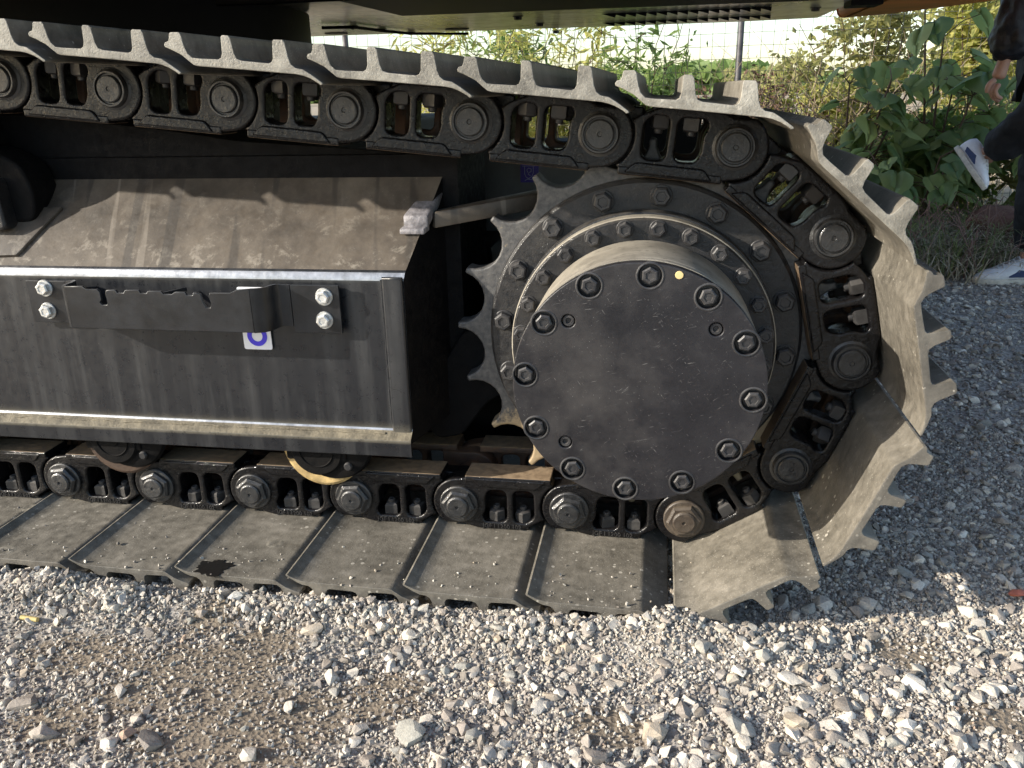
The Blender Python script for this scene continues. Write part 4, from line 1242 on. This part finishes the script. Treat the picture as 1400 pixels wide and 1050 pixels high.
# ------------------------------------------------------------------ person
M_skin = simple('skin', (.42, .24, .17), .5, 0, 200, .1, .1, 30)
M_jacket = simple('black_padded_jacket', (.007, .008, .013), .55, 0, 40, .4, .3, 10, .01)
M_trouser = simple('black_trousers', (.006, .0065, .009), .8, 0, 60, .5, .3, 14, .008)
M_shoew = simple('white_trainer', (.72, .73, .76), .5, 0, 120, .3, .08, 40)
M_sole = simple('white_rubber_sole', (.62, .58, .50), .6, 0, 90, .2, .2, 40)
M_navyt = simple('navy_shoe_panel', (.03, .05, .13), .5)
M_hair = simple('dark_hair', (.015, .011, .009), .6, 0, 200, .6)
pr = place('person', None, None, T(2.68, 2.46, -.11), label='person in black padded jacket, black trousers and white trainers walking past the bushes', cat='person')
def skinmesh(name, verts, edges, radii, mat, parent, sub=2, root=0):
    me = bpy.data.meshes.new(name); me.from_pydata(verts, edges, []); 
    o = place(name, me, parent)
    sk = o.modifiers.new('skin', 'SKIN'); sk.use_smooth_shade = True
    for v, r_ in zip(me.skin_vertices[0].data, radii):
        v.radius = (r_, r_) if isinstance(r_, float) else r_
    me.skin_vertices[0].data[root].use_root = True
    sb = o.modifiers.new('sub', 'SUBSURF'); sb.levels = sb.render_levels = sub + (2 if name in ('jacket', 'trousers') else 0)
    if name in ('jacket', 'trousers'):
        tx = bpy.data.textures.new(name, 'CLOUDS'); tx.noise_scale = .055 if name == 'jacket' else .08; tx.noise_depth = 2
        dm = o.modifiers.new('folds', 'DISPLACE'); dm.texture = tx; dm.strength = .035; dm.mid_level = .5; dm.texture_coords = 'GLOBAL'
    me.materials.append(mat)
    return o
Y0 = 2.46
J = dict(pel=(2.66, Y0, .80), wa=(2.65, Y0, .98), ch=(2.62, Y0, 1.20), nk=(2.60, Y0, 1.36), hd0=(2.58, Y0, 1.44), hd1=(2.57, Y0, 1.53), hd2=(2.58, Y0, 1.61),
         sL=(2.55, Y0 - .17, 1.29), eL=(2.43, Y0 - .22, 1.03), wL=(2.385, Y0 - .20, .755), hL=(2.375, Y0 - .20, .70),
         sR=(2.62, Y0 + .17, 1.29), eR=(2.73, Y0 + .25, 1.05), wR=(2.70, Y0 + .28, .82), hR=(2.69, Y0 + .28, .74),
         hiL=(2.64, Y0 - .09, .76), kL=(2.545, Y0 - .20, .57), aL=(2.425, Y0 - .06, .415), fL=(2.42, Y0 - .08, .39),
         hiR=(2.69, Y0 + .09, .76), kR=(2.68, Y0 + .06, .36), aR=(2.68, Y0 - .0, .0), fR=(2.66, Y0 - .0, -.03))
J0 = list(J); idx = {k: i for i, k in enumerate(J0)}
E_ = [('pel', 'wa'), ('wa', 'ch'), ('ch', 'nk'), ('nk', 'hd0'), ('hd0', 'hd1'), ('hd1', 'hd2'), ('ch', 'sL'), ('sL', 'eL'), ('eL', 'wL'), ('wL', 'hL'), ('ch', 'sR'), ('sR', 'eR'), ('eR', 'wR'), ('wR', 'hR'),
      ('pel', 'hiL'), ('hiL', 'kL'), ('kL', 'aL'), ('aL', 'fL'), ('pel', 'hiR'), ('hiR', 'kR'), ('kR', 'aR'), ('aR', 'fR')]
rad = dict(pel=.12, wa=.11, ch=.12, nk=.055, hd0=.065, hd1=.085, hd2=.06, sL=.055, eL=.040, wL=.024, hL=.028, sR=.055, eR=.040, wR=.026, hR=.03, hiL=.08, kL=.052, aL=.036, fL=.035, hiR=.08, kR=.052, aR=.036, fR=.035)
skinmesh('body', [J[k] for k in J0], [(idx[a], idx[b]) for a, b in E_], [rad[k] for k in J0], M_skin, pr)
def sub_skin(name, keys, edges, radii, mat, extra=None):
    ks = list(keys); ix = {k: i for i, k in enumerate(ks)}
    return skinmesh(name, [J[k] for k in ks], [(ix[a], ix[b]) for a, b in edges], radii, mat, pr)
J['hem'] = (2.66, Y0, .82)
sub_skin('jacket', ['wa', 'hem', 'ch', 'nk', 'sL', 'eL', 'wL', 'sR', 'eR', 'wR'], [('hem', 'wa'), ('wa', 'ch'), ('ch', 'nk'), ('ch', 'sL'), ('sL', 'eL'), ('eL', 'wL'), ('ch', 'sR'), ('sR', 'eR'), ('eR', 'wR')],
         [.165, .165, .165, .085, .10, .088, .074, .095, .075, .06], M_jacket)
# trousers
sub_skin('trousers', ['pel', 'hiL', 'kL', 'aL', 'hiR', 'kR', 'aR'], [('pel', 'hiL'), ('hiL', 'kL'), ('kL', 'aL'), ('pel', 'hiR'), ('hiR', 'kR'), ('kR', 'aR')], [.14, .105, .088, .068, .105, .082, .066], M_trouser)
# fingers of the visible hand
hp_ = Vector(J['hL'])
for k, (dy, ln) in enumerate(((-.030, .060), (-.010, .070), (.010, .066), (.028, .052))):
    b0 = hp_ + Vector((0, dy, -.01))
    skinmesh('finger', [tuple(b0), tuple(b0 + Vector((-.014, 0, -ln * .45))), tuple(b0 + Vector((-.002, 0, -ln * .8))), tuple(b0 + Vector((.018, 0, -ln * .95)))], [(0, 1), (1, 2), (2, 3)], [.0105, .0095, .0088, .0075], M_skin, pr, 1)
b0 = hp_ + Vector((-.012, -.018, .005))
skinmesh('thumb', [tuple(b0), tuple(b0 + Vector((-.026, -.006, -.022))), tuple(b0 + Vector((-.026, -.004, -.052)))], [(0, 1), (1, 2)], [.013, .011, .0085], M_skin, pr, 1)
# head details (out of the picture)
hc = Vector((2.60, Y0, 1.535))
hair = lathe([(0, -.10), (.06, -.085), (.095, -.04), (.10, .0), (.092, .04), (.088, .05)], 20, M_hair)
place('hair', hair, pr, T(2.59, Y0, 1.585) @ RX(R(-90)))
place('nose', lathe([(0, -.02), (.01, -.005), (.014, .01), (.012, .02)], 10, M_skin), pr, T(2.475, Y0, 1.52) @ RZ(R(-90)))
for s in (-1, 1):
    place('eye', lathe([(0, -.008), (.008, -.004), (.010, .003), (.008, .01)], 10, M_white), pr, T(2.498, Y0 + s * .032, 1.548) @ RZ(R(-90)))
    place('ear', lathe([(0, -.006), (.014, -.006), (.02, 0), (.014, .006), (0, .006)], 12, M_skin), pr, T(2.58, Y0 + s * .086, 1.53))
place('mouth', box(-.004, .004, -.022, .022, -.003, .003, .0015, simple('lips', (.30, .12, .10), .5)), pr, T(2.495, Y0, 1.478))

def trainer(M):
    """toe towards -x, heel at +x, ankle opening above the heel; sole at z = 0"""
    secs = [(-.185, .018, .020, .030), (-.165, .036, .018, .046), (-.13, .047, .016, .060), (-.09, .050, .016, .072), (-.045, .046, .016, .092), (.0, .040, .016, .108), (.045, .038, .016, .112), (.075, .034, .018, .108), (.092, .018, .024, .090)]
    bm = bmesh.new(); rings = []
    for x_, w_, zb_, zt_ in secs:
        ring = []
        for k in range(14):
            a = 2 * PI * k / 14
            cz_ = (zb_ + zt_) / 2; hz = (zt_ - zb_) / 2
            cw = math.cos(a); sw = math.sin(a)
            wx = w_ * math.copysign(abs(cw) ** .7, cw) * (1 - .25 * max(0, sw))
            ring.append(bm.verts.new((x_, wx, cz_ + hz * math.copysign(abs(sw) ** .75, sw))))
        rings.append(ring)
    for a, b in zip(rings, rings[1:]):
        for k in range(14): bm.faces.new((a[k], a[(k + 1) % 14], b[(k + 1) % 14], b[k]))
    bm.faces.new(rings[0]); bm.faces.new(rings[-1][::-1])
    bmesh.ops.recalc_face_normals(bm, faces=bm.faces)
    me = bpy.data.meshes.new('shoe'); bm.to_mesh(me); bm.free(); finish(me, M_shoew, ang=60)
    sh = place('trainer', me, pr, M)
    ol = []
    for x_, w_ in ((-.195, .0), (-.185, .024), (-.165, .041), (-.13, .052), (-.09, .055), (-.045, .049), (.0, .043), (.045, .042), (.08, .037), (.1, .018)): ol.append((x_, w_))
    pts_ = ol + [(a_, -b_) for a_, b_ in ol[::-1] if b_ > 0]
    sl = slab(pts_, 0, .026, M_sole, .005)
    place('sole', sl, sh, M)
    for s in (-1, 1):
        place('side_panel', quadbox([(-.07, s * .0505, .035), (.03, s * .0425, .035), (.045, s * .0405, .052), (-.03, s * .0475, .062), (-.07, s * .046, .040), (.03, s * .038, .040), (.045, s * .036, .056), (-.03, s * .040, .066)], M_navyt, 0), sh, M)
    for k in range(5):
        xx = -.105 + k * .02; zz = .066 + k * .0095
        place('lace', tube([(xx, -.028, zz - .004), (xx + .004, 0, zz + .008), (xx, .028, zz - .004)], .0035, 6, M_shoew), sh, M)
    return sh
trainer(T(2.655, Y0 - .02, -.112) @ RZ(R(4)) )
toe = Vector((.30, -.72, -.62)).normalized()
upf = Vector((.75, -.25, .6)); upf = (upf - toe * upf.dot(toe)).normalized()
xa = -toe; ya = upf.cross(xa)
FM = Matrix(((xa.x, ya.x, upf.x, 0), (xa.y, ya.y, upf.y, 0), (xa.z, ya.z, upf.z, 0), (0, 0, 0, 1)))
trainer(T(2.355, Y0 - .04, .385) @ FM @ Matrix.Scale(.80, 4))
